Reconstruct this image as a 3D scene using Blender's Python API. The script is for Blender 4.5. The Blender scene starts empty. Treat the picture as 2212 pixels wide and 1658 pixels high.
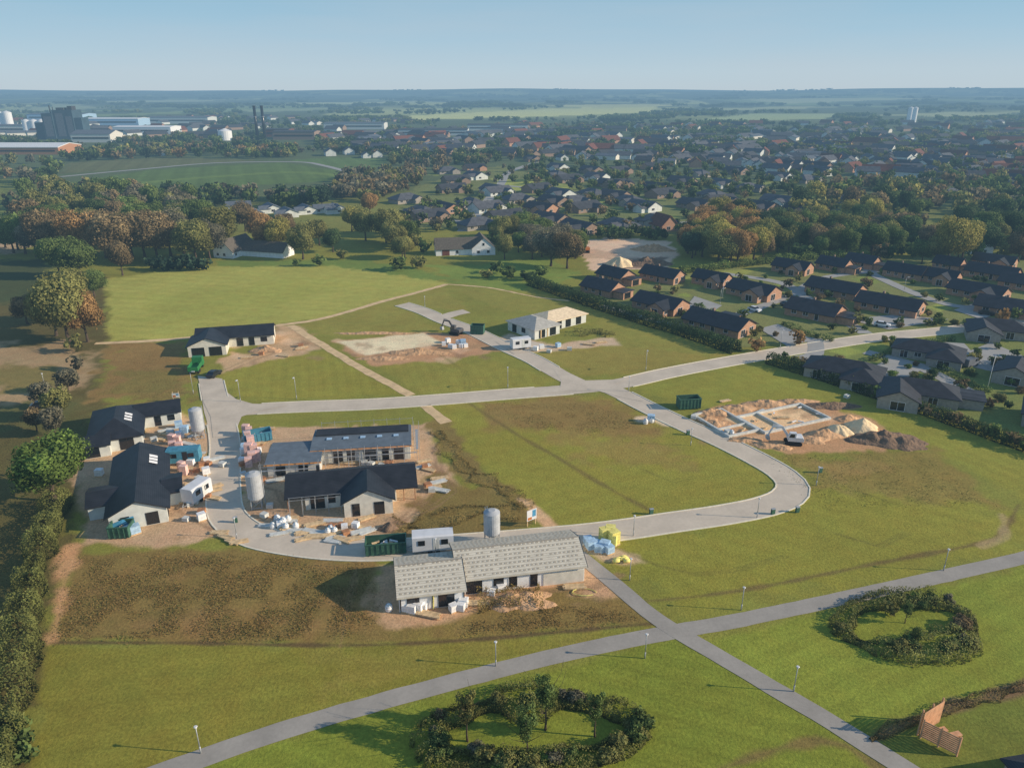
import bpy, math, random
import numpy as np
from mathutils import Vector
R=random.Random(11); rng=np.random.default_rng(11)
D=bpy.data; SC=bpy.context.scene; COL=SC.collection
rad=math.radians
# ---------------- survey: camera 62 m up, heights on flat land ----------------
F=1600.; CX,CY=1106.,829.; H=62.; TH=math.atan(632/F); sT,cT=math.sin(TH),math.cos(TH)
def G(px,py):
    u=(px-CX)/F; v=(py-CY)/F; t=H/(sT+v*cT)
    return (u*t,(cT-v*sT)*t)
def lin(c):
    c/=255.; return c/12.92 if c<=.04045 else ((c+.055)/1.055)**2.4
K=(.64,.60,.60)
def A(r,g,b,k=1.): return tuple(min(.85,lin(v)/q*k) for v,q in zip((r,g,b),K))
def vn(x,y,s,seed=0.):
    x=np.asarray(x,float)/s; y=np.asarray(y,float)/s
    i=np.floor(x); j=np.floor(y); fx=x-i; fy=y-j; fx=fx*fx*(3-2*fx); fy=fy*fy*(3-2*fy)
    def h(a,b):
        q=np.sin(a*127.1+b*311.7+seed*17.3)*43758.5453; return q-np.floor(q)
    return (h(i,j)*(1-fx)+h(i+1,j)*fx)*(1-fy)+(h(i,j+1)*(1-fx)+h(i+1,j+1)*fx)*fy
def sst(a,b,x):
    t=np.clip((x-a)/(b-a),0,1); return t*t*(3-2*t)
def hz(x,y):
    d=np.hypot(x,y); s=sst(3000,11000,d); s2=sst(1500,3500,d)
    return s*(36+62*vn(x,y,2100,3)+10*vn(x,y,600,5))+s2*10*vn(x,y,900,7)
# ---------------- materials ----------------
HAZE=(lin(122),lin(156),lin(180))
def N(nt,t,**kw):
    n=nt.nodes.new(t)
    for k,v in kw.items(): setattr(n,k,v)
    return n
def finish_with_haze(mat,nt,sh):  # aerial haze painted into every material as a glow growing with distance
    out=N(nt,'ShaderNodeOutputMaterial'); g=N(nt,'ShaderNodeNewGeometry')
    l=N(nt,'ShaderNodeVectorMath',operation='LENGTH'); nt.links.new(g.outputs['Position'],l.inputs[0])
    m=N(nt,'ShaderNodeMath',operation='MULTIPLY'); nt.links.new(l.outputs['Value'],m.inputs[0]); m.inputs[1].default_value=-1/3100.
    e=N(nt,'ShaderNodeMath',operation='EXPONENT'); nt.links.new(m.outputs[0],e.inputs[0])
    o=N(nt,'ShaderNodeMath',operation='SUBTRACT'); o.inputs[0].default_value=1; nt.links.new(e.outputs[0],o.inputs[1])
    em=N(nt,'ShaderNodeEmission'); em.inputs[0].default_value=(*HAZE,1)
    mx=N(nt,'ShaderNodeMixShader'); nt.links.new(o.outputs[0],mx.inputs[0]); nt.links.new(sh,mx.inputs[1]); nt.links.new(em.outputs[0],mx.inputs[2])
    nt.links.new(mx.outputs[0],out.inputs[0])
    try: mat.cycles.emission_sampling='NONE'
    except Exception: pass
def M(name,rgb,rough=.85,scale=1.5,amt=.18,bump=0.,spec=.3,src='rgb',metal=0.,band=None,bandamt=.3,big=0.):
    mat=D.materials.new(name); mat.use_nodes=True; nt=mat.node_tree; nt.nodes.clear()
    b=N(nt,'ShaderNodeBsdfPrincipled'); b.inputs['Roughness'].default_value=rough; b.inputs['Specular IOR Level'].default_value=spec; b.inputs['Metallic'].default_value=metal
    tc=N(nt,'ShaderNodeTexCoord'); 
    n=N(nt,'ShaderNodeTexNoise'); n.inputs['Scale'].default_value=scale; n.inputs['Detail'].default_value=5
    nt.links.new(tc.outputs['Object'],n.inputs['Vector'])
    mr=N(nt,'ShaderNodeMapRange'); nt.links.new(n.outputs[0],mr.inputs[0])
    mr.inputs[1].default_value=.3; mr.inputs[2].default_value=.7; mr.inputs[3].default_value=1-amt; mr.inputs[4].default_value=1+amt
    fac=mr.outputs[0]
    if src=='leaf' or src=='stuff':
        at=N(nt,'ShaderNodeAttribute',attribute_name='v'); mm=N(nt,'ShaderNodeMath',operation='MULTIPLY')
        nt.links.new(at.outputs['Fac'],mm.inputs[0]); nt.links.new(fac,mm.inputs[1]); fac=mm.outputs[0]
    if big:
        n2=N(nt,'ShaderNodeTexNoise'); n2.inputs['Scale'].default_value=scale*7; n2.inputs['Detail'].default_value=6; n2.inputs['Roughness'].default_value=.7; nt.links.new(tc.outputs['Object'],n2.inputs['Vector'])
        m2=N(nt,'ShaderNodeMapRange'); nt.links.new(n2.outputs[0],m2.inputs[0]); m2.inputs[1].default_value=.3; m2.inputs[2].default_value=.7; m2.inputs[3].default_value=1-big; m2.inputs[4].default_value=1+big
        mm=N(nt,'ShaderNodeMath',operation='MULTIPLY'); nt.links.new(m2.outputs[0],mm.inputs[0]); nt.links.new(fac,mm.inputs[1]); fac=mm.outputs[0]
    if band:
        w=N(nt,'ShaderNodeTexWave',bands_direction='Z'); w.inputs['Scale'].default_value=band; w.inputs['Distortion'].default_value=.4
        nt.links.new(tc.outputs['Object'],w.inputs['Vector'])
        m2=N(nt,'ShaderNodeMapRange'); nt.links.new(w.outputs['Fac'],m2.inputs[0]); m2.inputs[3].default_value=1-bandamt; m2.inputs[4].default_value=1+bandamt
        mm=N(nt,'ShaderNodeMath',operation='MULTIPLY'); nt.links.new(m2.outputs[0],mm.inputs[0]); nt.links.new(fac,mm.inputs[1]); fac=mm.outputs[0]
    vs=N(nt,'ShaderNodeVectorMath',operation='SCALE'); nt.links.new(fac,vs.inputs['Scale'])
    if src=='rgb': vs.inputs[0].default_value=rgb
    elif src=='leaf':
        oi=N(nt,'ShaderNodeObjectInfo'); nt.links.new(oi.outputs['Color'],vs.inputs[0])
    else:
        at2=N(nt,'ShaderNodeAttribute',attribute_name='col'); nt.links.new(at2.outputs['Color'],vs.inputs[0])
    nt.links.new(vs.outputs[0],b.inputs['Base Color'])
    if bump:
        bp=N(nt,'ShaderNodeBump'); bp.inputs['Distance'].default_value=bump; nt.links.new(n.outputs[0],bp.inputs['Height']); nt.links.new(bp.outputs[0],b.inputs['Normal'])
    sh=b.outputs[0]
    if src in('leaf','stuff'):
        tr=N(nt,'ShaderNodeBsdfTranslucent'); nt.links.new(vs.outputs[0],tr.inputs[0])
        ms=N(nt,'ShaderNodeMixShader'); ms.inputs[0].default_value=.3; nt.links.new(sh,ms.inputs[1]); nt.links.new(tr.outputs[0],ms.inputs[2]); sh=ms.outputs[0]
    finish_with_haze(mat,nt,sh); return mat
mt={}
def ground_mat():
    mat=D.materials.new('grass_and_soil'); mat.use_nodes=True; nt=mat.node_tree; nt.nodes.clear()
    b=N(nt,'ShaderNodeBsdfPrincipled'); b.inputs['Roughness'].default_value=.95; b.inputs['Specular IOR Level'].default_value=.1
    at=N(nt,'ShaderNodeAttribute',attribute_name='col'); g=N(nt,'ShaderNodeNewGeometry')
    fac=None; ns=[]
    for s,a,dt in((.045,.10,3),(.4,.12,5),(2.6,.3,7)):
        n=N(nt,'ShaderNodeTexNoise'); n.inputs['Scale'].default_value=s; n.inputs['Detail'].default_value=dt; n.inputs['Roughness'].default_value=.7
        nt.links.new(g.outputs['Position'],n.inputs['Vector']); ns.append(n)
        mr=N(nt,'ShaderNodeMapRange'); nt.links.new(n.outputs[0],mr.inputs[0]); mr.inputs[1].default_value=.3; mr.inputs[2].default_value=.7; mr.inputs[3].default_value=1-a; mr.inputs[4].default_value=1+a
        if fac is None: fac=mr.outputs[0]
        else:
            mm=N(nt,'ShaderNodeMath',operation='MULTIPLY'); nt.links.new(fac,mm.inputs[0]); nt.links.new(mr.outputs[0],mm.inputs[1]); fac=mm.outputs[0]
    vs=N(nt,'ShaderNodeVectorMath',operation='SCALE'); nt.links.new(at.outputs['Color'],vs.inputs[0]); nt.links.new(fac,vs.inputs['Scale'])
    mx=N(nt,'ShaderNodeMix',data_type='RGBA'); mr=N(nt,'ShaderNodeMapRange'); n=N(nt,'ShaderNodeTexNoise'); n.inputs['Scale'].default_value=.17; n.inputs['Detail'].default_value=9; n.inputs['Roughness'].default_value=.76
    nt.links.new(g.outputs['Position'],n.inputs['Vector']); nt.links.new(n.outputs[0],mr.inputs[0]); mr.inputs[1].default_value=.4; mr.inputs[2].default_value=.75; mr.inputs[3].default_value=0; mr.inputs[4].default_value=.6
    nt.links.new(mr.outputs[0],mx.inputs['Factor']); nt.links.new(vs.outputs[0],mx.inputs['A'])
    tint=N(nt,'ShaderNodeVectorMath',operation='MULTIPLY'); nt.links.new(vs.outputs[0],tint.inputs[0]); tint.inputs[1].default_value=(1.18,.9,.9); nt.links.new(tint.outputs[0],mx.inputs['B'])
    nt.links.new(mx.outputs['Result'],b.inputs['Base Color'])
    bp=N(nt,'ShaderNodeBump'); bp.inputs['Distance'].default_value=.1; bp.inputs['Strength'].default_value=.8; nt.links.new(ns[2].outputs[0],bp.inputs['Height']); nt.links.new(bp.outputs[0],b.inputs['Normal'])
    finish_with_haze(mat,nt,b.outputs[0]); return mat
mt['leaf']=M('leaf_foliage',(0,0,0),.8,.6,.2,src='leaf',spec=.15)
mt['stuff']=M('distant_foliage',(0,0,0),.85,.1,.1,src='stuff',spec=.1)
mt['bark']=M('bark',(.09,.065,.045),.9,3,.3)
mt['black']=M('black_roof_tile',(.022,.024,.03),.5,.6,.3,spec=.45,band=2.6,bandamt=.25)
mt['dgrey']=M('grey_roof_tile',(.058,.062,.072),.7,.6,.25,band=2.6,bandamt=.15)
mt['charcoal']=M('charcoal_roof_tile',(.04,.042,.05),.6,.6,.25,band=2.6,bandamt=.2)
mt['lgrey']=M('weathered_grey_roof',(.10,.105,.12),.7,.6,.25)
mt['slate']=M('roofing_felt_slate',A(84,90,98),.6,.8,.15,big=.08)
mt['blueroof']=M('slate_roof',(.13,.15,.18),.7,.6,.2)
mt['teal']=M('blue_grey_metal_cladding',(.05,.09,.12),.6,.1,.2)
mt['redroof']=M('red_roof_tile',(.17,.065,.045),.8,.6,.2)
mt['thatch']=M('thatch',(.13,.115,.095),.95,2,.25)
mt['felt']=M('pale_roofing_underlay',A(172,162,150),.9,.8,.1,big=.06)
mt['feltg']=M('grey_roofing_underlay',A(146,140,134),.9,1.2,.16,band=2.,bandamt=.12)
mt['feltb']=M('beige_roofing_battens',A(190,168,142),.9,1.2,.16,band=2.,bandamt=.14)
mt['batten']=M('batten_timber',A(150,140,126),.9,3,.15)
mt['tile']=M('stacked_tiles',A(132,122,112),.9,5,.25)
mt['white']=M('white_render',A(196,194,190),.8,.8,.1,big=.05)
mt['dimwhite']=M('off_white_walls',A(170,168,164),.8,.8,.12)
mt['plaster']=M('grey_brickwork',A(178,170,161),.9,1.2,.12,band=5,bandamt=.06)
mt['brick']=M('red_brick',A(148,112,92),.9,1.5,.18,band=5,bandamt=.08)
mt['brickd']=M('brown_brick',A(118,98,86),.9,1.5,.18)
mt['greyb']=M('grey_villa_brick',A(132,122,114),.9,1.5,.18)
mt['glass']=M('window_glass',(.012,.015,.02),.08,1,.1,spec=.8)
mt['frame']=M('dark_window_frame',(.03,.03,.033),.5,1,.1)
mt['wframe']=M('white_window_frame',(.65,.65,.65),.5,1,.05)
mt['timber']=M('timber',A(180,152,118),.8,2,.22)
mt['rust']=M('weathered_timber',A(146,102,74),.9,2,.25)
mt['slat']=M('pale_brown_timber_slats',A(172,128,98),.9,2,.22)
mt['orange']=M('orange_fascia_board',A(200,130,72),.8,2,.15)
mt['steel']=M('galvanised_steel',(.42,.44,.46),.45,2,.12,metal=.3)
mt['silo']=M('silo_grey_paint',(.46,.48,.5),.4,1.2,.12,big=.1)
mt['paint']=M('white_vehicle_paint',(.72,.73,.75),.35,.8,.08,spec=.5)
mt['green']=M('green_paint',(.05,.13,.09),.6,1.5,.3)
mt['ggreen']=M('bright_green_paint',(.03,.2,.065),.5,1.5,.2)
mt['blue']=M('blue_paint',(.07,.25,.36),.5,1.5,.2)
mt['orangep']=M('orange_paint',(.5,.17,.04),.5,1.5,.15)
mt['dmach']=M('dark_grey_machine_paint',(.09,.09,.095),.5,1.5,.2)
mt['bluep']=M('blue_plastic_sheet',(.08,.3,.5),.4,2,.25)
mt['rubber']=M('rubber',(.025,.025,.025),.9,2,.2)
mt['carb']=M('black_car_paint',(.02,.022,.03),.25,1,.1,spec=.6)
mt['pink']=M('pink_wrapped_bricks',A(190,152,144),.6,3,.28)
mt['wrap']=M('white_wrapped_goods',A(198,198,200),.5,3,.18)
mt['bluew']=M('pale_blue_wrapped_goods',A(138,158,178),.5,3,.25)
mt['yellow']=M('yellow_insulation',A(212,180,104),.7,3,.25)
mt['concrete']=M('concrete',A(168,165,162),.9,1.5,.15)
mt['sand']=M('sand',A(200,168,134),.95,1.2,.15,bump=.25,big=.1)
mt['soil']=M('dark_soil',A(108,86,70),.95,1.2,.3,bump=.4,big=.2)
mt['dirt']=M('excavated_dirt',A(168,130,98),.95,1.,.25,bump=.4,big=.2)
mt['asph']=M('pale_asphalt',A(170,154,139),.9,.22,.1,big=.07)
mt['path']=M('grey_asphalt_path',A(134,125,118),.9,.3,.1,big=.08)
mt['track']=M('dirt_track',A(182,152,116),.95,.5,.2,big=.12)
mt['kerb']=M('kerb_stone',A(192,180,164),.9,2,.12)
mt['farasph']=M('old_asphalt',A(136,131,128),.9,.35,.07)
# ---------------- helpers ----------------
class MB:
    def __init__(s): s.v=[]; s.f=[]; s.m=[]
    def add(s,vs,fs,mi=0):
        o=len(s.v); s.v+=[tuple(p) for p in vs]; s.f+=[tuple(i+o for i in f) for f in fs]; s.m+=[mi]*len(fs); return s
    def box(s,x0,y0,z0,x1,y1,z1,mi=0):
        return s.add([(x0,y0,z0),(x1,y0,z0),(x1,y1,z0),(x0,y1,z0),(x0,y0,z1),(x1,y0,z1),(x1,y1,z1),(x0,y1,z1)],[(3,2,1,0),(4,5,6,7),(0,1,5,4),(1,2,6,5),(2,3,7,6),(3,0,4,7)],mi)
    def prism(s,prof,y0,y1,mi=0):
        n=len(prof); s.add([(x,y0,z) for x,z in prof]+[(x,y1,z) for x,z in prof],[tuple(range(n)),tuple(range(2*n-1,n-1,-1))]+[((i+1)%n,i,n+i,n+(i+1)%n) for i in range(n)],mi); return s
    def prismx(s,prof,x0,x1,mi=0):
        n=len(prof); s.add([(x0,y,z) for y,z in prof]+[(x1,y,z) for y,z in prof],[tuple(range(n-1,-1,-1)),tuple(range(n,2*n))]+[(i,(i+1)%n,n+(i+1)%n,n+i) for i in range(n)],mi); return s
    def tube(s,a,b,r0,r1=None,n=8,mi=0):
        if r1 is None: r1=r0
        a=Vector(a); b=Vector(b); d=(b-a).normalized(); t=d.orthogonal().normalized(); w=d.cross(t)
        vs=[]
        for c,r in((a,r0),(b,r1)):
            for i in range(n):
                q=2*math.pi*i/n; vs.append(c+(t*math.cos(q)+w*math.sin(q))*r)
        return s.add(vs,[(i,(i+1)%n,n+(i+1)%n,n+i) for i in range(n)]+[tuple(range(n-1,-1,-1)),tuple(range(n,2*n))],mi)
    def beam(s,a,b,w,h,mi=0):
        a=Vector(a); b=Vector(b); d=(b-a).normalized(); u=Vector((0,0,1)); t=d.cross(u)
        if t.length<.01: t=Vector((1,0,0))
        t.normalize(); u=t.cross(d); vs=[]
        for c in(a,b):
            for i,j in((-1,-1),(1,-1),(1,1),(-1,1)): vs.append(c+t*(i*w/2)+u*(j*h/2))
        return s.add(vs,[(0,1,2,3),(7,6,5,4),(0,4,5,1),(1,5,6,2),(2,6,7,3),(3,7,4,0)],mi)
    def mesh(s,name,mats,smooth=False):
        m=D.meshes.new(name); m.from_pydata(s.v,[],s.f)
        for q in mats: m.materials.append(q)
        m.polygons.foreach_set('material_index',s.m)
        if smooth: m.polygons.foreach_set('use_smooth',[True]*len(s.f))
        m.update(); return m
    def obj(s,name,mats,parent=None,smooth=False):
        return mk(s.mesh(name,mats,smooth),name,parent)
def mk(mesh,name,parent=None,loc=None,rz=0,scale=None):
    o=D.objects.new(name,mesh); COL.objects.link(o)
    if parent: o.parent=parent
    if loc: o.location=loc
    if rz: o.rotation_euler=(0,0,rz)
    if scale: o.scale=scale
    return o
def props(o,label,cat,group=None,kind=None):
    o['label']=label
    if cat: o['category']=cat
    if group: o['group']=group
    if kind: o['kind']=kind
    return o
def top(name,label,cat,loc=(0,0,0),rz=0,group=None):
    o=mk(None,name,None,(loc[0],loc[1],loc[2] if len(loc)>2 else 0),rz); o.empty_display_size=1
    return props(o,label,cat,group)
def clone(o,loc,rz=0,scale=(1,1,1),color=None,label=None,group=None):
    c=o.copy(); COL.objects.link(c); c.location=(loc[0],loc[1],loc[2] if len(loc)>2 else 0); c.rotation_euler=(0,0,rz); c.scale=scale
    if color: c.color=(*color,1)
    if label: c['label']=label
    if group: c['group']=group
    def rec(src,dst):
        for k in src.children:
            q=k.copy(); COL.objects.link(q); q.parent=dst
            if color: q.color=(*color,1)
            rec(k,q)
    rec(o,c); return c
def drop(o):
    for k in list(o.children): drop(k)
    D.objects.remove(o)
def npmesh(name,V,Q,mats,v=None,col=None,smooth=False,mi=None):
    m=D.meshes.new(name); nf=len(Q); k=Q.shape[1]
    m.vertices.add(len(V)); m.vertices.foreach_set('co',np.ascontiguousarray(V,dtype=np.float32).ravel())
    m.loops.add(nf*k); m.loops.foreach_set('vertex_index',Q.astype(np.int32).ravel())
    m.polygons.add(nf); m.polygons.foreach_set('loop_start',np.arange(0,nf*k,k,dtype=np.int32))
    try: m.polygons.foreach_set('loop_total',np.full(nf,k,dtype=np.int32))
    except Exception: pass
    for q in mats: m.materials.append(q)
    m.update(calc_edges=True)
    if smooth: m.polygons.foreach_set('use_smooth',np.ones(nf,dtype=bool))
    if v is not None:
        a=m.attributes.new('v','FLOAT','POINT'); a.data.foreach_set('value',v.astype(np.float32))
    if col is not None:
        a=m.attributes.new('col','FLOAT_COLOR','POINT'); a.data.foreach_set('color',np.hstack([col,np.ones((len(col),1))]).astype(np.float32).ravel())
    return m
def smooth_path(pts,step=1.5,closed=False):
    P=[np.array(p,float) for p in pts]; out=[]; n=len(P)
    rngi=range(n if closed else n-1)
    for i in rngi:
        g=(lambda k:P[k%n]) if closed else (lambda k:P[max(0,min(n-1,k))])
        p0,p1,p2,p3=g(i-1),g(i),g(i+1),g(i+2); L=np.linalg.norm(p2-p1); k=max(1,int(L/step))
        for t in np.arange(k)/k:
            out.append(.5*((2*p1)+(-p0+p2)*t+(2*p0-5*p1+4*p2-p3)*t*t+(-p0+3*p1-3*p2+p3)*t**3))
    if not closed: out.append(P[-1])
    return np.array(out)
# ---------------- ground ----------------
ys=np.concatenate([np.arange(1980,232,-2.4),np.arange(232,205.4,-.9)]); xs=np.arange(-900,3100,3.3)
PXg,PYg=np.meshgrid(xs,ys); U=(PXg-CX)/F; Vv=(PYg-CY)/F; T=H/(sT+Vv*cT); GX=(U*T).ravel(); GY=((cT-Vv*sT)*T).ravel()
GD=np.hypot(GX,GY); GZ=hz(GX,GY)
def C(*c): return np.array(A(*c))
GC=np.tile(C(114,112,50),(len(GX),1))
w=sst(330,600,GD+80*(vn(GX,GY,90,1)-.5))[:,None]; GC=GC*(1-w)+C(76,86,58)*w
cell=vn(GX,GY*.35,420,9); 
for lo,hi,c in((.6,.7,(150,154,100)),(.76,.86,(126,132,92)),(.2,.3,(112,126,80))):
    k=(sst(lo-.02,lo,cell)*(1-sst(hi,hi+.02,cell))*sst(1700,2400,GD))[:,None]; GC=GC*(1-k)+C(*c)*k
wd_=(sst(.52,.62,vn(GX,GY*.5,300,21))*sst(2600,3400,GD))[:,None]*.7; GC=GC*(1-wd_)+C(50,64,44)*wd_
def paint(poly,rgb,soft=.6,wob=1.,amt=1.,stripe=None,k=1.):
    global GC
    P=np.array([G(*p) for p in poly]); m=soft+wob+1
    idx=np.nonzero((GX>P[:,0].min()-m)&(GX<P[:,0].max()+m)&(GY>P[:,1].min()-m)&(GY<P[:,1].max()+m))[0]
    if len(idx)==0: return
    x=GX[idx]; y=GY[idx]; ins=np.zeros(len(idx),bool); dm=np.full(len(idx),1e9); n=len(P)
    for i in range(n):
        a=P[i]; b=P[(i+1)%n]
        c=((a[1]>y)!=(b[1]>y)); 
        with np.errstate(all='ignore'): xi=(b[0]-a[0])*(y-a[1])/(b[1]-a[1]+1e-12)+a[0]
        ins^=c&(x<xi)
        d=b-a; t=np.clip(((x-a[0])*d[0]+(y-a[1])*d[1])/(d@d+1e-9),0,1); dm=np.minimum(dm,np.hypot(x-a[0]-t*d[0],y-a[1]-t*d[1]))
    sd=np.where(ins,dm,-dm)+(vn(x,y,4,2)-.5)*2*wob+(vn(x,y,1.3,4)-.5)*wob
    al=(sst(-soft,soft,sd)*amt)[:,None]; c=np.tile(C(*rgb)*k,(len(idx),1))
    if stripe: 
        q=rad(stripe[0]); s=x*math.cos(q)+y*math.sin(q)+.5*vn(x,y,25,8); amp=stripe[2]*(.4+.9*vn(x,y,22,31)); c=c*(1+amp*np.sin(2*math.pi*s/stripe[1])+amp*.6*np.sin(2*math.pi*s/(stripe[1]*.37)+2))[:,None]
    GC[idx]=GC[idx]*(1-al)+c*al
def pathpaint(pts,wd,rgb,soft=.4,wob=.4,amt=1.):
    P=smooth_path([G(*p) for p in pts],4); x0,y0=P.min(0)-wd-3; x1,y1=P.max(0)+wd+3
    idx=np.nonzero((GX>x0)&(GX<x1)&(GY>y0)&(GY<y1))[0]; x=GX[idx]; y=GY[idx]; dm=np.full(len(idx),1e9)
    for a,b in zip(P[:-1],P[1:]):
        d=b-a; t=np.clip(((x-a[0])*d[0]+(y-a[1])*d[1])/(d@d+1e-9),0,1); dm=np.minimum(dm,np.hypot(x-a[0]-t*d[0],y-a[1]-t*d[1]))
    al=(sst(-soft,soft,wd/2-dm+(vn(x,y,3,6)-.5)*2*wob)*amt)[:,None]; GC[idx]=GC[idx]*(1-al)+C(*rgb)*al
FIELDS=[[(880,252),(1180,237),(1420,231),(1410,244),(1150,254),(900,260)],[(1480,262),(1620,247),(1820,245),(1780,258)],[(1180,232),(1400,227),(1500,229),(1300,236)],[(1900,250),(2050,244),(2200,246),(2100,254)],[(500,240),(700,234),(760,237),(560,244)],[(0,238),(160,232),(260,234),(80,241)],[(1500,236),(1700,231),(1820,233),(1600,239)],
 [(120,398),(330,366),(610,350),(770,375),(700,392),(560,400),(230,418)],[(130,375),(150,352),(350,340),(560,346),(400,356),(250,368)],[(620,347),(700,340),(840,342),(820,362),(770,368)],
 [(600,226),(900,222),(960,224),(700,230)],[(1600,222),(1900,220),(2000,223),(1700,227)],[(200,224),(420,220),(480,223),(260,228)]]
for f,c,sf in zip(FIELDS,((176,176,116),(140,150,106),(164,164,112),(144,148,108),(126,136,98),(132,138,100),(144,148,106),(80,96,52),(88,90,60),(82,100,58),(160,164,118),(158,162,120),(150,156,116)),(8,8,8,10,10,10,10,3,3,3,15,15,15)):
    paint(f,c,sf,sf,stripe=(20,18,.08) if sf==3 else None)
pathpaint([(200,405),(420,385),(640,372),(760,384)],9,(106,122,62),3,2,.6)
paint([(0,385),(150,395),(130,445),(60,475),(-200,480),(-200,385)],(98,104,52),3,4)
paint([(-200,462),(90,470),(50,545),(-200,555)],(158,138,114),3,5)
paint([(830,490),(900,400),(1080,358),(1420,420),(1900,470),(1700,510),(1250,505)],(100,104,62),2,5)
paint([(1060,384),(1180,392),(1260,408),(1100,412)],(134,138,70),1,2)
for i in range(34):
    x,y=inp_=(R.uniform(860,1850),R.uniform(370,495)); r=R.uniform(14,34); paint([(x-r,y),(x,y-r*.25),(x+r,y+2),(x+4,y+r*.25)],R.choice([(132,138,72),(120,126,64),(108,116,60)]),1,1,.9)
paint([(1240,525),(1310,512),(1440,520),(1465,545),(1440,583),(1275,585)],(192,162,136),1,2)
paint([(1320,560),(1440,555),(1420,580),(1330,583)],(120,100,84),1,2)
paint([(1250,535),(1330,545),(1340,560),(1260,560)],(160,132,108),1,2,.7)
# near
paint([(-600,552),(230,600),(245,735),(235,885),(185,1000),(160,1180),(110,1385),(60,1700),(-700,1800)],(86,78,44),2,3)
paint([(-300,560),(110,560),(140,640),(60,660),(-300,640)],(64,70,42),3,4)
paint([(-300,745),(150,742),(215,775),(200,845),(60,880),(-300,900)],(154,128,96),3,5,.8)
paint([(-200,800),(120,790),(150,830),(-200,860)],(112,100,58),2,4)
paint([(80,860),(180,850),(190,940),(110,950),(-60,900)],(86,84,48),2,3)
paint([(232,602),(400,577),(700,566),(780,572),(965,612),(700,690),(590,700),(385,732),(240,735)],(142,138,68),1,1.5,stripe=(78,5.2,.04))
paint([(300,640),(700,600),(800,615),(500,680),(300,700)],(132,132,60),4,8,.5,stripe=(78,5.2,.04))
paint([(470,565),(760,560),(880,575),(980,600),(1000,612),(900,600),(700,572),(480,578)],(98,112,52),1,2)
paint([(925,575),(1180,560),(1260,590),(1100,640),(1000,612)],(106,118,54),2,3)
paint([(240,745),(380,738),(420,800),(400,865),(230,865),(185,870)],(122,98,58),1.5,3)
paint([(250,800),(400,810),(400,860),(260,866)],(106,98,50),2,4,.7)
paint([(500,775),(700,755),(860,850),(600,865),(520,860),(480,820)],(124,118,50),1,1,stripe=(15,2.8,.035))
paint([(810,782),(1000,765),(1200,820),(1150,850),(900,850)],(122,116,52),1,1,stripe=(15,2.8,.035))
paint([(640,700),(960,618),(1010,672),(850,655),(870,665),(960,715),(730,730)],(122,115,54),1,1)
paint([(960,616),(1150,630),(1480,730),(1540,765),(1400,800),(1250,800),(1160,765),(1290,745),(1290,690),(1080,670)],(120,115,54),1,1.5)
paint([(1160,770),(1290,745),(1560,768),(1400,805),(1250,810)],(128,114,56),1,2,.7)
paint([(930,875),(1280,855),(1340,870),(1500,935),(1660,1030),(1640,1075),(1300,1135),(1200,1140),(1060,1030),(985,950)],(124,118,50),1,1,stripe=(-62,3.2,.035))
paint([(1030,870),(1250,856),(1340,878),(1450,925),(1420,960),(1300,945),(1180,935),(1080,920)],(122,100,58),3,3,.95)
paint([(1180,930),(1300,935),(1440,960),(1480,1000),(1320,1000),(1200,965)],(126,108,58),3,5,.7)
pathpaint([(1010,868),(1120,940),(1200,985),(1290,1040),(1400,1100)],.8,(98,84,50),.4,.3,.7)
paint([(1350,835),(1600,790),(1660,790),(2212,960),(2300,1100),(2212,1080),(2000,960),(1850,900),(1700,870),(1500,885)],(121,118,50),1,1.5,stripe=(30,3.,.035))
paint([(1640,975),(1800,985),(2000,965),(2120,1060),(2180,1100),(1900,1110),(1760,1110),(1750,1040)],(122,106,56),2,3,.9)
paint([(1640,1120),(1800,1060),(2000,1080),(2212,1110),(2300,1160),(2212,1195),(1500,1330),(1280,1200),(1300,1165)],(121,116,48),2,3,stripe=(60,3.4,.03))
paint([(1640,990),(1750,1000),(1760,985),(1900,1010),(1820,1030)],(132,110,64),2,3,.8)
pathpaint([(1370,1300),(1600,1275),(1900,1215),(2150,1165),(2180,1130),(2200,1090)],.7,(98,84,50),.4,.3,.9)
pathpaint([(2165,1110),(2170,1160),(2120,1180)],1.0,(150,128,94),.4,.5,.6)
paint([(165,1195),(420,1185),(560,1190),(800,1215),(840,1335),(1000,1315),(1360,1285),(1410,1350),(1000,1378),(740,1392),(112,1386),(135,1260)],(116,96,54),.8,.8)
for i in range(110):
    x,y=R.uniform(160,800),R.uniform(1205,1380); r=R.uniform(8,40); paint([(x-r,y),(x,y-r*.35),(x+r,y),(x,y+r*.35)],R.choice([(130,102,64),(104,90,48),(110,94,52),(122,96,58),(98,84,46)]),1.2,1.4,.6)
paint([(60,1700),(108,1392),(740,1396),(1000,1385),(1410,1352),(960,1480),(340,1665),(330,1760)],(114,108,44),.8,.8,stripe=(100,3.2,.045))
paint([(700,1410),(1300,1370),(1000,1450),(800,1470)],(124,111,54),3,5,.5)
paint([(300,1780),(370,1665),(960,1495),(1460,1378),(1700,1520),(1950,1680),(2100,1780)],(108,113,42),.8,.6,stripe=(70,3.,.05))
paint([(1510,1385),(2300,1205),(2500,1500),(2212,1470),(1850,1590),(1790,1550)],(114,119,46),.8,.6,stripe=(118,3.2,.055))
paint([(1850,1590),(2212,1478),(2500,1450),(2600,1780),(2000,1780)],(100,104,44),.8,.8)
pathpaint([(110,1387),(400,1388),(740,1393),(1000,1382),(1420,1345)],.6,(84,68,46),.3,.2,.9)
pathpaint([(735,1395),(745,1340),(760,1270),(770,1225)],.7,(130,104,70),.3,.3,.7)
DR=(168,138,108)
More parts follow.
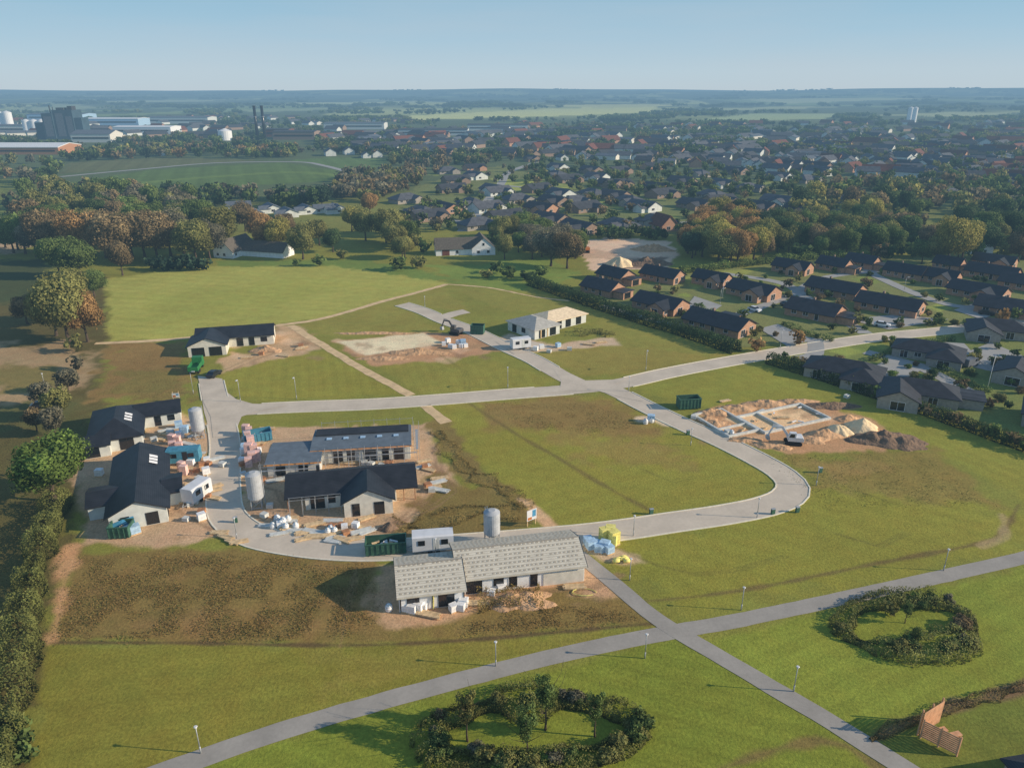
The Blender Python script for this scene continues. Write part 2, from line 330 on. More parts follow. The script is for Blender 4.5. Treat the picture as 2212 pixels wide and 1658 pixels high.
paint([(165,960),(300,955),(330,905),(400,888),(455,920),(460,1100),(490,1150),(420,1172),(300,1182),(180,1172),(165,1100)],DR,.8,1.2)
paint([(110,1330),(108,1385),(125,1380),(160,1240),(170,1170),(140,1180)],(170,130,92),.8,1)
paint([(515,935),(600,925),(930,915),(945,985),(1000,1050),(940,1120),(830,1160),(800,1195),(640,1180),(560,1155),(515,1110)],DR,.8,1.5)
paint([(940,1020),(1010,1050),(1100,1070),(1150,1100),(1140,1140),(960,1150),(850,1150),(900,1100)],(110,94,52),1,2)
paint([(930,915),(960,900),(1010,980),(1100,1055),(1000,1045)],(114,98,56),1,2)
paint([(1120,1078),(1150,1080),(1215,1142),(1180,1145)],(184,148,112),.5,.4)
paint([(800,1305),(830,1225),(960,1210),(1250,1205),(1330,1250),(1340,1290),(1180,1300),(1010,1330),(840,1350)],(170,134,102),.8,1)
paint([(1040,1290),(1150,1265),(1250,1280),(1390,1320),(1400,1345),(1100,1340),(1000,1345)],(116,96,54),1,1.5)
paint([(1240,1180),(1280,1170),(1380,1200),(1390,1215),(1300,1215)],(174,148,120),.6,.6,.9)
paint([(722,737),(920,716),(1010,722),(1090,740),(1100,755),(940,778),(800,790)],(162,124,92),.8,1.2)
paint([(728,738),(915,719),(955,742),(790,768)],(212,178,146),.5,.4)
paint([(560,762),(600,700),(650,703),(700,755),(600,775),(480,805),(470,775),(500,760)],(170,140,106),.8,1.2)
paint([(1100,722),(1200,745),(1330,725),(1340,745),(1240,752),(1150,760),(1060,745)],(172,148,122),.8,1)
paint([(1500,905),(1530,878),(1650,866),(1760,868),(1870,900),(1990,962),(1900,972),(1700,978),(1620,962)],(164,126,92),.8,1.4)
paint([(1560,905),(1715,877),(1790,903),(1650,935)],(200,162,124),.5,.5)
pathpaint([(1380,905),(1420,905),(1440,915)],2.5,(188,166,138),.5,.5)
for px0,py0,px1,py1 in((170,960,450,1180),(520,935,930,1170),(520,935,930,1170),(820,1215,1320,1320),(480,710,690,790),(730,720,1090,780),(1520,875,1950,965)):
    for i in range(22):
        x,y=R.uniform(px0,px1),R.uniform(py0,py1); r=R.uniform(6,26); paint([(x-r,y),(x,y-r*.4),(x+r,y),(x,y+r*.4)],R.choice([(134,106,80),(144,114,84),(190,160,130),(122,98,76)]),.7,.9,.5)
for pts in([(470,1150),(380,1100),(330,1050),(330,980),(420,920)],[(500,1140),(600,1160),(720,1150),(840,1150)],[(512,1000),(560,1050),(600,1060),(620,1100)],[(930,1000),(980,1060),(900,1110)],[(1340,1240),(1280,1270),(1100,1280)],[(490,800),(560,770),(660,740)],[(940,970),(950,1020),(920,1080),(860,1130)]):
    for o in(-6,6): pathpaint([(x+o,y+o*.2) for x,y in pts],.5,(126,100,76),.3,.2,.6)
for pts in([(1850,1060),(1930,1085),(1990,1075)],[(1380,1010),(1450,1040),(1500,1030)],[(1800,1150),(1900,1180),(1960,1150)],[(940,760),(1000,800),(1010,840)],[(1300,1170),(1500,1240),(1700,1200)]):
    for o in(-5,5): pathpaint([(x+o,y+o*.4) for x,y in pts],.3,(94,88,44),.3,.1,.5)
paint([(1270,640),(1500,590),(1750,560),(2300,545),(2400,690),(1780,735),(1600,750)],(106,108,64),1,2)
paint([(1720,760),(2300,700),(2400,980),(2212,940),(1700,780)],(102,108,58),1,2)
paint([(1470,600),(1560,585),(1640,580),(1600,600),(1500,625)],(130,132,66),1,1)
for i in range(40):
    x,y=inp_=(R.uniform(1320,2212),R.uniform(590,900)); 
    if y>740 and x<1700+(y-740)*2.2: continue
    if y<740 and (x-1290)*.33+650<y: continue
    r=R.uniform(16,40); paint([(x-r,y),(x,y-r*.35),(x+r,y+2),(x+4,y+r*.35)],R.choice([(128,134,66),(118,126,60),(108,118,58)]),.6,.6,.9)
pathpaint([(1880,1600),(1960,1560),(2080,1520),(2212,1480),(2300,1450)],1.4,(108,88,64),.5,.5)
pathpaint([(1560,1658),(1700,1610),(1770,1598),(1830,1610),(1900,1658)],1.,(108,90,56),.5,.4,.8)
nr,nc=len(ys),len(xs); I=np.arange(nr*nc).reshape(nr,nc)
Q=np.stack([I[:-1,:-1].ravel(),I[:-1,1:].ravel(),I[1:,1:].ravel(),I[1:,:-1].ravel()],1)
g=mk(npmesh('ground',np.stack([GX,GY,GZ],1),Q,[ground_mat()],col=GC,smooth=True),'ground'); props(g,'wide flat ground of grass plots, bare soil and distant fields','ground',kind='structure')
# ---------------- roads ----------------
roads=[]
def road(name,label,pts,wd,mat,z,kerb=False,px=True):
    P=smooth_path([G(*p) for p in pts] if px else pts,1.5); d=np.gradient(P,axis=0); d/=np.linalg.norm(d,axis=1)[:,None]+1e-9; n=np.stack([-d[:,1],d[:,0]],1)
    k=len(P); V=np.zeros((2*k,3)); e=np.array([(vn(P[:,0],P[:,1],1.7,s)-.5)*(.45 if mat=='track' else .12) for s in(1,2)])
    V[:k,:2]=P+n*(wd/2+e[0])[:,None]; V[k:,:2]=P-n*(wd/2+e[1])[:,None]; V[:,2]=z
    i=np.arange(k-1); o=mk(npmesh(name,V,np.stack([i,i+k,i+k+1,i+1],1),[mt[mat]]),name); props(o,label,name.replace('_',' '),kind='structure')
    roads.append((P,n,wd,kerb)); return o
ROADB=[(1300,832),(1345,852),(1400,880),(1480,918),(1560,953),(1640,993),(1690,1023),(1713,1050),(1700,1074),(1650,1094),(1560,1112),(1450,1128),(1350,1143),(1250,1155),(1100,1168),(980,1177),(880,1185),(780,1188),(690,1183),(600,1170),(545,1155),(505,1130),(486,1100),(483,1050),(485,1000),(486,960),(480,920),(470,885),(462,850),(457,825)]
road('road','pale asphalt residential street between the building plots',[(2330,668),(2212,690),(2060,712),(1900,728),(1740,752),(1560,783),(1440,806),(1340,828),(1230,841),(1100,851),(950,863),(800,873),(640,879),(530,885),(478,892)],5.6,'asph',.03,True)
road('road','pale asphalt loop street curving round the building plots',ROADB,5.2,'asph',.042,True)
road('road','pale asphalt side street ending in a turning head',[(1262,834),(1215,812),(1180,792),(1150,775),(1090,748),(1020,714),(960,692),(915,672),(868,657)],5.2,'asph',.054,True)
road('road','short arm of the asphalt turning head',[(950,688),(980,678),(1008,672)],4.5,'asph',.062)
road('path','grey asphalt footpath across the lawn',[(250,1700),(370,1660),(600,1580),(800,1521),(960,1477),(1150,1428),(1300,1394),(1460,1363),(1600,1338),(1800,1296),(2000,1252),(2212,1204),(2400,1160)],2.5,'path',.03)
road('path','grey asphalt footpath running down from the street',[(1248,1196),(1330,1263),(1400,1322),(1460,1363),(1500,1386),(1600,1444),(1700,1503),(1800,1562),(1950,1656),(2050,1720)],2.4,'path',.042)
road('path','worn dirt track along the field edge',[(205,742),(390,731),(590,704),(700,687),(830,650),(900,632),(965,614)],2.0,'track',.03)
road('path','worn dirt track between two plots',[(628,703),(700,747),(770,790),(850,833),(888,854)],2.3,'track',.036)
road('path','short dirt track ending in the grass',[(918,876),(940,893),(964,913)],2.4,'track',.03)
road('path','thin dirt track by the hedge',[(965,614),(1060,622),(1150,640),(1230,650)],1.,'track',.036)
for pts,wd in(([(1560,590),(1690,612),(1760,655),(1870,720)],4),([(1300,660),(1460,700),(1560,690),(1700,640),(1780,600),(1900,585)],3.5),([(1760,730),(1760,765),(1720,775)],4),([(1870,760),(1980,790),(2100,850)],4),
    ([(1870,575),(1900,600),(2060,660),(2212,650)],4),([(2060,740),(2120,790),(2250,800)],5),([(1000,500),(1080,400),(1100,372),(1160,350)],6),([(890,470),(1010,480),(1130,500),(1320,490)],5),([(1080,400),(1200,412),(1330,430),(1440,470)],5),
    ([(130,382),(300,366),(470,352),(640,350),(700,358),(775,378)],6),([(1320,490),(1500,480),(1720,480),(1900,500)],5)):
    road('road','narrow grey estate road between houses',pts,wd,'farasph',.03+.011*(len(roads)%5))
def flat(name,label,pts,mat,z):
    mb=MB(); P=[G(*p) for p in pts]; mb.add([(x,y,z) for x,y in P],[tuple(range(len(P)))]); o=mb.obj(name,[mt[mat]]); props(o,label,name,kind='structure')
flat('road','widened asphalt junction where three streets meet',[(1195,797),(1222,812),(1262,822),(1330,820),(1372,811),(1330,830),(1345,842),(1390,868),(1340,858),(1290,844),(1230,845),(1175,850),(1210,836),(1212,822)],'asph',.072)
flat('road','widened asphalt corner by the silo',[(427,812),(480,818),(487,845),(510,862),(545,872),(620,876),(560,888),(522,900),(512,925),(508,945),(460,945),(455,900),(440,870)],'asph',.082)
for pts in([(1640,710),(1680,700),(1760,735),(1700,748)],[(1830,690),(1930,680),(2050,690),(1920,712)],[(1500,640),(1560,660),(1530,680),(1480,665)],[(1880,795),(1930,770),(2010,790),(1930,830)],[(2090,760),(2140,740),(2212,770),(2140,800)],[(2060,670),(2150,640),(2200,660),(2120,690)]):
    flat('pavement','paved driveway beside the houses',pts,'farasph',.1)
flat('pavement','pale paved forecourt of the unfinished house',[(1070,738),(1120,730),(1200,750),(1110,765)],'asph',.1)
def inside_any(p,skip):
    for j,(P,n,wd,kb) in enumerate(roads[:6]):
        if j!=skip and np.min(np.hypot(P[:,0]-p[0],P[:,1]-p[1]))<wd/2+.35: return True
    return False
jp=[G(1290,833),G(480,885),G(1215,820)]
for j in range(3):
    P,n,wd,_=roads[j]
    for s in(1,-1):
        E=P+n*s*(wd/2+.1); mb=MB()
        for i in range(len(E)-1):
            m=(E[i]+E[i+1])/2
            if inside_any(m,j) or any(math.hypot(m[0]-q[0],m[1]-q[1])<8 for q in jp): continue
            mb.beam((E[i][0],E[i][1],.06),(E[i+1][0],E[i+1][1],.06),.22,.12)
        o=mb.obj('kerb',[mt['kerb']]); props(o,'low pale kerb stones edging the street','kerb',kind='structure')
# ---------------- buildings ----------------
wcache={}
def wmesh(w,h,kind):
    k=(round(w,1),round(h,1),kind)
    if k not in wcache:
        mb=MB(); t=.09; o=-.05
        for b in((0,0,w,t),(0,h-t,w,h),(0,t,t,h-t),(w-t,t,w,h-t)): mb.box(b[0],o,b[1],b[2],.02,b[3],0)
        if w>1.4: mb.box(w/2-.04,o+.005,t,w/2+.04,.01,h-t,0)
        mb.add([(t,-.02,t),(w-t,-.02,t),(w-t,-.02,h-t),(t,-.02,h-t)],[(0,1,2,3)],1)
        wcache[k]=mb.mesh('window',[mt['wframe' if kind=='w' else 'frame'],mt['glass']])
    return wcache[k]
def wing(mw,mr,x0,y0,x1,y1,ax,wh,pitch,o=.5,hip=False,th=.2,ge=None,walls=True,rm=None):
    if ax=='x': T=lambda u,v,z:(u,v,z); u0,u1,v0,v1=x0,x1,y0,y1
    else: T=lambda u,v,z:(v,u,z); u0,u1,v0,v1=y0,y1,x0,x1
    t=math.tan(rad(pitch)); hf=(v1-v0)/2; vm=(v0+v1)/2; rz=wh+hf*t
    w0=u0 if not ge else u0+ge[0]; w1=u1 if not ge else u1-ge[1]
    if walls:
        for v in(v0,v1): mw.add([T(w0,v,0),T(w1,v,0),T(w1,v,wh),T(w0,v,wh)],[(0,1,2,3)])
        for u in(w0,w1):
            if hip: mw.add([T(u,v0,0),T(u,v1,0),T(u,v1,wh),T(u,v0,wh)],[(0,1,2,3)])
            else: mw.add([T(u,v0,0),T(u,v1,0),T(u,v1,wh),T(u,vm,rz),T(u,v0,wh)],[(0,1,2,3,4)])
    ez=wh-o*t+.01
    if not hip:
        a,b=u0-o*.6,u1+o*.6; pr=[(v0-o,ez),(vm,rz+.01),(v1+o,ez),(v1+o,ez+th),(vm,rz+.01+th),(v0-o,ez+th)]
        vs=[T(a,v,z) for v,z in pr]+[T(b,v,z) for v,z in pr]
        mr.add(vs,[(0,1,4,5),(1,2,3,4),(6,11,10,7),(7,10,9,8)]+[(i,(i+1)%6,6+(i+1)%6,6+i) for i in range(6)])
    else:
        a,b=u0-o,u1+o; c,d=v0-o,v1+o; rr=(d-c)/2; ru0,ru1=a+rr,b-rr
        if ru1<ru0: ru0=ru1=(a+b)/2
        top_=ez+th; rt=top_+rr*t
        vs=[T(a,c,ez),T(b,c,ez),T(b,d,ez),T(a,d,ez),T(a,c,top_),T(b,c,top_),T(b,d,top_),T(a,d,top_),T(ru0,vm,rt),T(ru1,vm,rt)]
        mr.add(vs,[(0,1,2,3),(0,1,5,4),(1,2,6,5),(2,3,7,6),(3,0,4,7),(4,5,9,8),(6,7,8,9),(5,6,9),(7,4,8)])
def addwin(parent,wg,side,s,z,w,h,kind='d',name='window'):
    x0,y0,x1,y1=wg[:4]
    if side=='F': loc,r=(x0+s,y0-.005,z),0
    elif side=='R': loc,r=(x1+.005,y0+s,z),rad(90)
    elif side=='L': loc,r=(x0-.005,y1-s,z),rad(-90)
    else: loc,r=(x1-s,y1+.005,z),rad(180)
    return mk(wmesh(w,h,kind),name,parent,loc,r)
def building(name,label,cat,a,b,wings,wall,roof,wins=(),group=None,px=True):
    a=G(*a) if px else a; b=G(*b) if px else b
    e=top(name,label,cat,(a[0],a[1],0),math.atan2(b[1]-a[1],b[0]-a[0]),group)
    mw=MB(); mrs={}
    for wg in wings:
        kw=wg[7] if len(wg)>7 else {}; rm=kw.get('rm') or roof; wing(mw,mrs.setdefault(rm,MB()),*wg[:4],*wg[4:7],**kw)
    mw.obj('wall',[mt[wall]],e)
    for rm,mr in mrs.items(): mr.obj('roof',[mt[rm]],e)
    for w in wins: addwin(e,wings[w[0]],*w[1:])
    return e
h9=building('house','unfinished white house with pale battened roof on bare soil','house',(1000,1285),(1258,1254),
 [(-.5,0,16.6,8.2,'x',2.6,21),(-8.4,-1.9,0,6.2,'x',2.5,21)],'white','felt',
 [(0,'F',.9,.1,2.2,2.2),(0,'F',4.6,.9,1.4,1.2),(0,'F',6.6,.3,1.3,2.0,'w'),(0,'F',9.6,.1,1.0,2.2),(1,'F',5.0,.1,2.1,2.2),(1,'F',1.0,.9,1.6,1.2),(1,'L',1.2,.1,2.2,2.2),(1,'L',5.,.9,1.2,1.2)])
mb=MB()
for (x0,y0,x1,y1,wh) in((-.5,0,16.6,8.2,2.6),(-8.4,-1.9,0,6.2,2.5)):
    t=math.tan(rad(21)); hf=(y1-y0)/2
    for sg in(1,-1):
        k=0
        while True:
            dv=-.42+.32*k
            if dv>hf-.12: break
            v=y0+dv if sg>0 else y1-dv; z=wh+dv*t+.218
            mb.beam((x0-.25,v,z),(x1+.25,v,z),.07,.012,0)
            if k%2==1:
                x=x0+.1+R.uniform(0,.2)
                while x<x1-.3:
                    if R.random()>.12: 
                        a_=v+.06*sg; b_=v+.22*sg; za=z+.06*t; zb=z+.22*t
                        mb.add([(x,a_,za+.03),(x+.3,a_,za+.03),(x+.3,b_,zb+.03),(x,b_,zb+.03)],[(0,1,2,3)],1)
                    x+=.62+R.uniform(-.05,.05)
            k+=1
mb.obj('roof_batten',[mt['batten'],mt['tile']],h9)
for (x0,x1,y0,y1,wh) in((-.8,16.9,0,8.2,2.6),(-8.7,.3,-1.9,6.2,2.5)):
    t=math.tan(rad(21)); vm=(y0+y1)/2; mb=MB(); z=wh+(y1-y0)/2*t+.24; mb.beam((x0,vm,z),(x1,vm,z),.2,.05); mb.obj('ridge_board',[mt['tile']],h9)
    for xx in(x0,x1): 
        for sg in(-1,1): mb=MB(); mb.beam((xx,vm+sg*.05,z-.12),(xx,(y1+.5 if sg>0 else y0-.5),wh-.5*t+.1),.06,.22); mb.obj('barge_board',[mt['frame']],h9)
mb=MB(); mb.box(.2,-.05,2.05,16.4,.0-.006,2.35,0); mb.obj('eaves_board',[mt['frame']],h9)
mb=MB(); mb.box(10.9,-.09,0,16.5,-.01,1.9,0); mb.obj('brick_facing',[mt['plaster']],h9)
for x in(-8.3,-6.2,-4.2,-.15): mb=MB(); mb.box(x,-1.96,0,x+.16,-1.905,2.3,0); mb.obj('trim_board',[mt['frame']],h9)
mb=MB(); mb.tube((-4.1,-2.2,.1),(-4.0,-2.0,2.5),.08,.08,6,0); mb.obj('drain_pipe',[mt['yellow']],h9)
h8=building('house','newly built pale brick house with black tiled roof and projecting gable','house',(622,1105),(900,1078),
 [(0,0,20.3,8,'x',2.6,24,dict(ge=(2.8,3.2))),(8.9,-3.5,16.4,3,'y',2.6,27)],'plaster','black',
 [(1,'F',1.2,.1,1.2,2.2),(1,'F',4.6,.1,1.6,2.2),(0,'F',3.6,.1,2.2,2.2),(0,'F',6.3,.9,1.2,1.2),(1,'L',.6,.9,1.2,1.3)])
for x,y in((.15,.1),(.15,7.9),(20.1,.1),(20.1,7.9),(18.3,.1)): mb=MB(); mb.box(x-.07,y-.07,0,x+.07,y+.07,2.55); mb.obj('post',[mt['rust']],h8)
mb=MB(); mb.box(4.5,5.3,3.3,5.0,5.8,4.9); mb.obj('chimney',[mt['frame']],h8)
h7=building('house','half-built low house with stepped grey shallow roof, orange fascia and scaffolding','house',(580,1030),(692,1023),
 [(0,0,8.8,7.6,'x',2.5,4),(7.2,3.6,24.4,11.4,'x',2.9,4)],'concrete','slate',
 [(1,'F',3.6,.1,1.6,2.2),(1,'F',6.0,.1,1.4,2.2),(1,'F',8.9,.1,2.2,2.2),(1,'F',12.2,.1,1.2,2.2),(1,'F',14.3,.1,2.2,2.2),(0,'F',1.2,.1,1.8,2.2),(0,'F',5.2,.1,1.6,2.2)])
mb=MB(); mb.box(6.9,2.98,2.75,24.8,3.06,2.98,0); mb.obj('fascia_board',[mt['orange']],h7); mb=MB(); mb.box(-.4,-.62,2.4,9.2,-.56,2.6,0); mb.obj('fascia_board',[mt['orange']],h7)
mb=MB(); mb.box(7.4,8.2,3.2,24.2,10.9,3.62,0); mb.obj('raised_roof_strip',[mt['charcoal']],h7)
for x in(8.0,9.9,12.5,15.4,18.6,20.6,23.4): mb=MB(); mb.box(x,3.42,.1,x+.6,3.59,2.5); mb.obj('pier',[mt['dimwhite']],h7)
def scaff(x0,x1,y,hh=4.,d=.9,par=None,deck=True):
    mb=MB(); n=int((x1-x0)/2.6)+1
    for i in range(n+1):
        x=x0+(x1-x0)*i/n
        for yy in(y,y-d): mb.tube((x,yy,0),(x,yy,hh),.035,.035,5,0)
        mb.tube((x,y,1.9),(x,y-d,1.9),.03,.03,4,0)
    if deck: mb.box(x0,y-d+.3,1.9,x1,y-.3,1.96,0)
    for z in(2.9,3.4): mb.tube((x0,y-d,z),(x1,y-d,z),.03,.03,4,0)
    mb.obj('scaffolding',[mt['steel']],par or h7)
scaff(9.5,25.6,2.7,3.6); scaff(-.9,8.8,-1.,3.4); scaff(.5,8.4,-.9,2.9,par=h8,deck=False); scaff(9.5,15.,11.2,3.2,par=h2 if 'h2' in globals() else h8,deck=False)
mb=MB()
for y in(4,6.5,9,11.5): 
    for x in(25.2,26.1): mb.tube((x,y,0),(x,y,3.9),.035,.035,5,0)
mb.box(25.4,3.5,1.9,25.9,12,1.96,0); mb.tube((26.1,3.5,2.9),(26.1,12,2.9),.03,.03,4,0); mb.obj('scaffolding',[mt['steel']],h7); mb=MB()
for x in np.linspace(8,25,8): mb.tube((x,12.9,0),(x,12.9,4.2),.035,.035,5,0)
mb.tube((8,12.9,3.9),(25,12.9,3.9),.03,.03,4,0); mb.obj('scaffolding',[mt['steel']],h7)
for i in range(5):
    mb=MB(); x=9.5+i*3; mb.box(x,6.4,3.38,x+.9,7.2,3.48); mb.obj('roof_bundle',[mt['bluew']],h7)
building('house','new grey brick house with black roof and double garage gable','house',(408,772),(488,766),
 [(1,6.1,20.2,14,'x',2.7,23),(0,0,9,9,'y',2.7,23)],'plaster','black',[(1,'F',.9,.05,3.0,2.3),(1,'F',5.0,.05,3.0,2.3),(0,'F',10,.1,1.6,2.2),(0,'F',13,.1,1.4,2.2),(0,'F',16,.9,1.6,1.3),(0,'R',3,.9,1.3,1.2)])
h3=building('house','unfinished white house with pale hipped roof awaiting tiles','house',(1155,734),(1275,703),
 [(7,3,22,11.4,'x',2.7,20,dict(hip=True,rm='feltb')),(0,0,9,11.5,'y',2.7,20,dict(hip=True,rm='feltg'))],'dimwhite','felt',
 [(1,'F',1.5,.1,2.2,2.2),(1,'F',5.4,.1,2.2,2.2),(1,'L',2,.1,1.8,2.2),(1,'L',6,.9,1.6,1.3),(0,'F',3.5,.1,2,2.2),(0,'F',7,.1,2,2.2),(0,'F',11,.1,2,2.2)])
for wx in(2.,4.4): mb=MB(); mb.box(wx,-.15,.1,wx+.3,-.06,2.4,0); mb.obj('door_board',[mt['timber']],h3)
h4=building('house','new house with black hipped roof, rooflights and white side wing','house',(196,983),(303,966),
 [(0,0,8.8,15,'y',2.7,25,dict(hip=True)),(7.5,9,15.5,15.6,'x',2.6,20),(-3.5,-1.5,3.5,3,'x',2.4,22)],'dimwhite','black',
 [(0,'F',5.,.1,2.4,2.2),(2,'F',.8,.1,4.5,2.1),(1,'F',3.2,.1,1.2,2.1),(1,'F',5.6,.9,1.3,1.2),(0,'R',2,.9,1.3,1.2),(0,'R',5.5,.1,1.8,2.2)])
h5=building('house','new house with long black roof and blue sheeting on white gable','house',(240,1150),(352,1128),
 [(0,0,8,21.5,'y',2.6,25,dict(o=.6)),(-3.2,5,1,11,'x',2.4,16),(7.6,5,10.2,11,'x',2.4,14)],'dimwhite','black',
 [(0,'F',1.6,.1,1.2,2.1),(0,'F',5.,.1,1.8,2.1),(0,'R',1.2,.1,2.2,2.2),(2,'R',1.5,.1,2.4,2.),(0,'R',12.,.9,1.4,1.2),(0,'R',16.,.1,2,2.2)])
for h,pts in((h4,[(6.6,4.6),(6.6,6.),(6.6,7.4)]),(h5,[(6.2,14.),(6.2,15.2),(6.2,16.4)])):
    tt=math.tan(rad(25)); W=8.8 if h is h4 else 8
    for x,y in pts:
        mb=MB(); z=lambda q:2.7+(W-q)*tt+.26
        mb.add([(x-.6,y,z(x-.6)),(x+.6,y,z(x+.6)),(x+.6,y+.9,z(x+.6)),(x-.6,y+.9,z(x-.6))],[(0,1,2,3)]); mb.obj('rooflight',[mt['wrap']],h)
mb=MB(); mb.add([(.2,-.5,0),(2.6,-.7,0),(3.6,-.6,0),(3.4,-.2,2.2),(2.,-.25,2.0),(.3,-.15,1.5)],[(0,1,4,5),(1,2,3,4)])
mb.obj('blue_sheeting',[mt['bluep']],h5)
e1=building('house','brown brick bungalow with black gabled roof in a dense estate','house',(0,0),(1,0),
 [(0,0,17.5,8.6,'x',2.5,27,dict(o=.75)),(5,8.65,10,13,'x',2.3,3)],'brick','black',[(0,'R',1.2,.1,2,2.1,'w'),(0,'R',5.2,.9,2,1.3,'w'),(0,'F',2,.9,1.6,1.2,'w'),(0,'F',5.5,.9,1.6,1.2,'w'),(0,'F',9,.1,1.2,2.1,'w'),(0,'F',13,.9,1.4,1.2,'w')],px=False)
e1b=building('house','brown brick bungalow with black roof and flat carport','house',(0,0),(1,0),
 [(0,0,14.5,8.6,'x',2.5,27,dict(o=.75)),(14.55,1.2,19.5,7.,'x',2.2,3)],'brick','charcoal',[(1,'R',.6,.1,3.6,2.0,'d'),(0,'F',2,.9,1.6,1.2,'w'),(0,'F',5.5,.9,1.6,1.2,'w'),(0,'F',9,.1,1.2,2.1,'w')],px=False)
e1c=building('house','brown brick bungalow with black roof and cross gable','house',(0,0),(1,0),
 [(0,0,16,8.2,'x',2.5,27,dict(o=.75)),(8.5,-3.2,14.5,4,'y',2.5,27,dict(o=.6))],'brick','black',[(1,'F',1.5,.1,2.4,2.1,'w'),(0,'F',2,.9,1.6,1.2,'w'),(0,'F',5.5,.9,1.6,1.2,'w'),(0,'R',2,.1,2.4,2.1,'w'),(1,'R',.6,.9,1.6,1.2,'w')],px=False)
for ee in(e1,e1b): mb=MB(); mb.box(6,4.6,4.2,6.6,5.3,5.4); mb.obj('chimney',[mt['brickd']],ee)
e2=building('house','grey brick villa with charcoal hipped roof and neat garden','house',(0,0),(1,0),
 [(0,0,17,9,'x',2.6,24,dict(hip=True)),(9,-4,17.2,4,'y',2.6,24,dict(hip=True))],'greyb','charcoal',[(0,'F',2,.1,2,2.1,'w'),(0,'F',5.5,.9,1.8,1.3,'w'),(1,'F',2.5,.1,3,2.1,'w'),(1,'R',2,.9,1.8,1.3,'w'),(0,'R',6,.9,1.4,1.3,'w')],px=False)
e3=building('house','grey brick villa with gabled charcoal roof in an L shape','house',(0,0),(1,0),
 [(0,0,15,8.5,'x',2.6,25,dict(hip=True)),(-1,-6,7,3,'y',2.6,25),(15.05,2,20,8,'x',2.3,3)],'greyb','charcoal',[(0,'F',9,.1,2,2.1,'w'),(1,'F',2.5,.1,3,2.1,'w'),(1,'R',1,.9,1.8,1.3,'w'),(2,'R',1,.1,4,2.,'d')],px=False)
gname='bungalows on the neighbouring estate'
for i,(px,py,s) in enumerate(((1590,732,1),(1460,686,.95),(1330,647,.85),(1350,618,.8),(1452,616,.8),(1565,625,.75),(1662,655,.95),(1818,704,1.),(1842,650,.95),(1972,688,1.),(1742,598,.8),(1832,593,.75),(1893,586,.75),(1985,608,.75),(2065,620,.8),(2165,658,1.),(2260,700,1.1),(2185,612,.9),(2280,640,1),(2190,586,.85),(2080,590,.65))):
    x,y=G(px,py); an=rad(-47+R.uniform(-5,4)); L=17.*s
    clone([e1,e1b,e1c][(i*2+i//3)%3],(x-L*math.cos(an),y-L*math.sin(an)),an,(s,min(1.1,s+.08),1.),group=gname)
for i,(px,py,an,s) in enumerate(((1735,812,-32,.95),(1905,862,-26,.95),(1925,768,-34,.9),(2092,724,-25,.95),(2160,812,-40,1.0),(2205,920,-35,1.1),(2300,1825,10,.8))):
    x,y=G(px,py); clone(e3 if i in(1,3,4) else e2,(x,y),rad(an),(s,s,s),group=gname)
for q in(e1,e1b,e1c,e2,e3): drop(q)
def protohouse(wall,roof,L,W,p,wh=2.5,hip=False,ext=True):
    return building('house','small detached house with a pitched roof among gardens','house',(0,0),(1,0),
     [(0,0,L,W,'x',wh,p,dict(hip=hip,o=.75))]+([(L*.55,-3.5,L*.55+6,2,'y',wh,p)] if ext else []),wall,roof,[(0,'F',1.5,.8,1.6,1.3,'w'),(0,'F',5,.8,1.6,1.3,'w'),(0,'R',2.5,.8,2,1.3,'w')],px=False)
protos=[protohouse('dimwhite','lgrey',16,10,27),protohouse('brickd','dgrey',17,10,26),protohouse('brick','charcoal',16,9.5,26),protohouse('greyb','lgrey',16,10,26,hip=True),protohouse('brick','redroof',13,8.5,40,ext=False),protohouse('dimwhite','blueroof',13,8,24)]
mids=[(1000,385),(965,398),(1010,370),(950,377),(955,418),(1035,415),(860,442),(905,482),(985,445),(1070,482),(1035,462),(1145,480),(1130,456),(1100,442),(1150,418),(1178,424),(1245,424),(1285,402),(1175,382),(1215,396),(1260,388),(1320,407),(1385,410),(1225,447),(1290,428),(1350,452),(1290,492),(1205,497),(1370,484),(1460,447),(1560,472),(1600,452),(1690,457),(1500,427),(1440,396),(1530,402),(1770,474),(1840,488),(1610,417),(1250,372),(1180,366),(1330,377),(1400,367),(1480,380),(1560,374),(1650,387),(1740,397),(1130,347),(1240,342),(1300,337),(1380,347),(1460,352),(930,455),(1010,500),(1160,440),(1060,425),(1320,440),(1420,430),(870,465),(1250,462),(1640,440),(1540,445),(1720,430),(1800,440),(1900,450),(1960,420),(2050,430),(2130,440),(2180,410),(1860,400),(2000,385),(2100,380)]
gm='houses on the older estate'
for i,(px,py) in enumerate(mids):
    x,y=G(px,py); pr=protos[[0,1,2,3,1,0,3,1,3,1][i%10]]
    clone(pr,(x,y),rad(R.choice([-52,-58,30,35,-50])+R.uniform(-6,6)),(1.1,1.1,1.08),group=gm)
for i,px in enumerate((455,490,525,565,600,640,680,705)):
    x,y=G(px,462+R.uniform(-8,6)); clone(protos[5],(x,y),rad(R.choice([20,-60])),(1,1,1),label='low pale house with slate-blue roof behind a tree belt',group=gm)
x,y=G(1400,492); clone(protos[4],(x,y),rad(-70),(1,1,1.2),label='red brick house with steep gable facing the gardens',group=gm)
for q in protos: drop(q)
farm=[]; fars=[]
for w_,r_,p in(('dimwhite','lgrey',32),('brick','redroof',38),('brickd','dgrey',30),('dimwhite','redroof',38),('plaster','blueroof',20)):
    a,b=MB(),MB(); wing(a,b,0,0,13,8,'x',3.,p,th=.3); n=len(a.f); a.add(b.v,b.f,1); farm.append((a,w_,r_)); fars.append(a.mesh('house',[mt[w_],mt[r_]]))
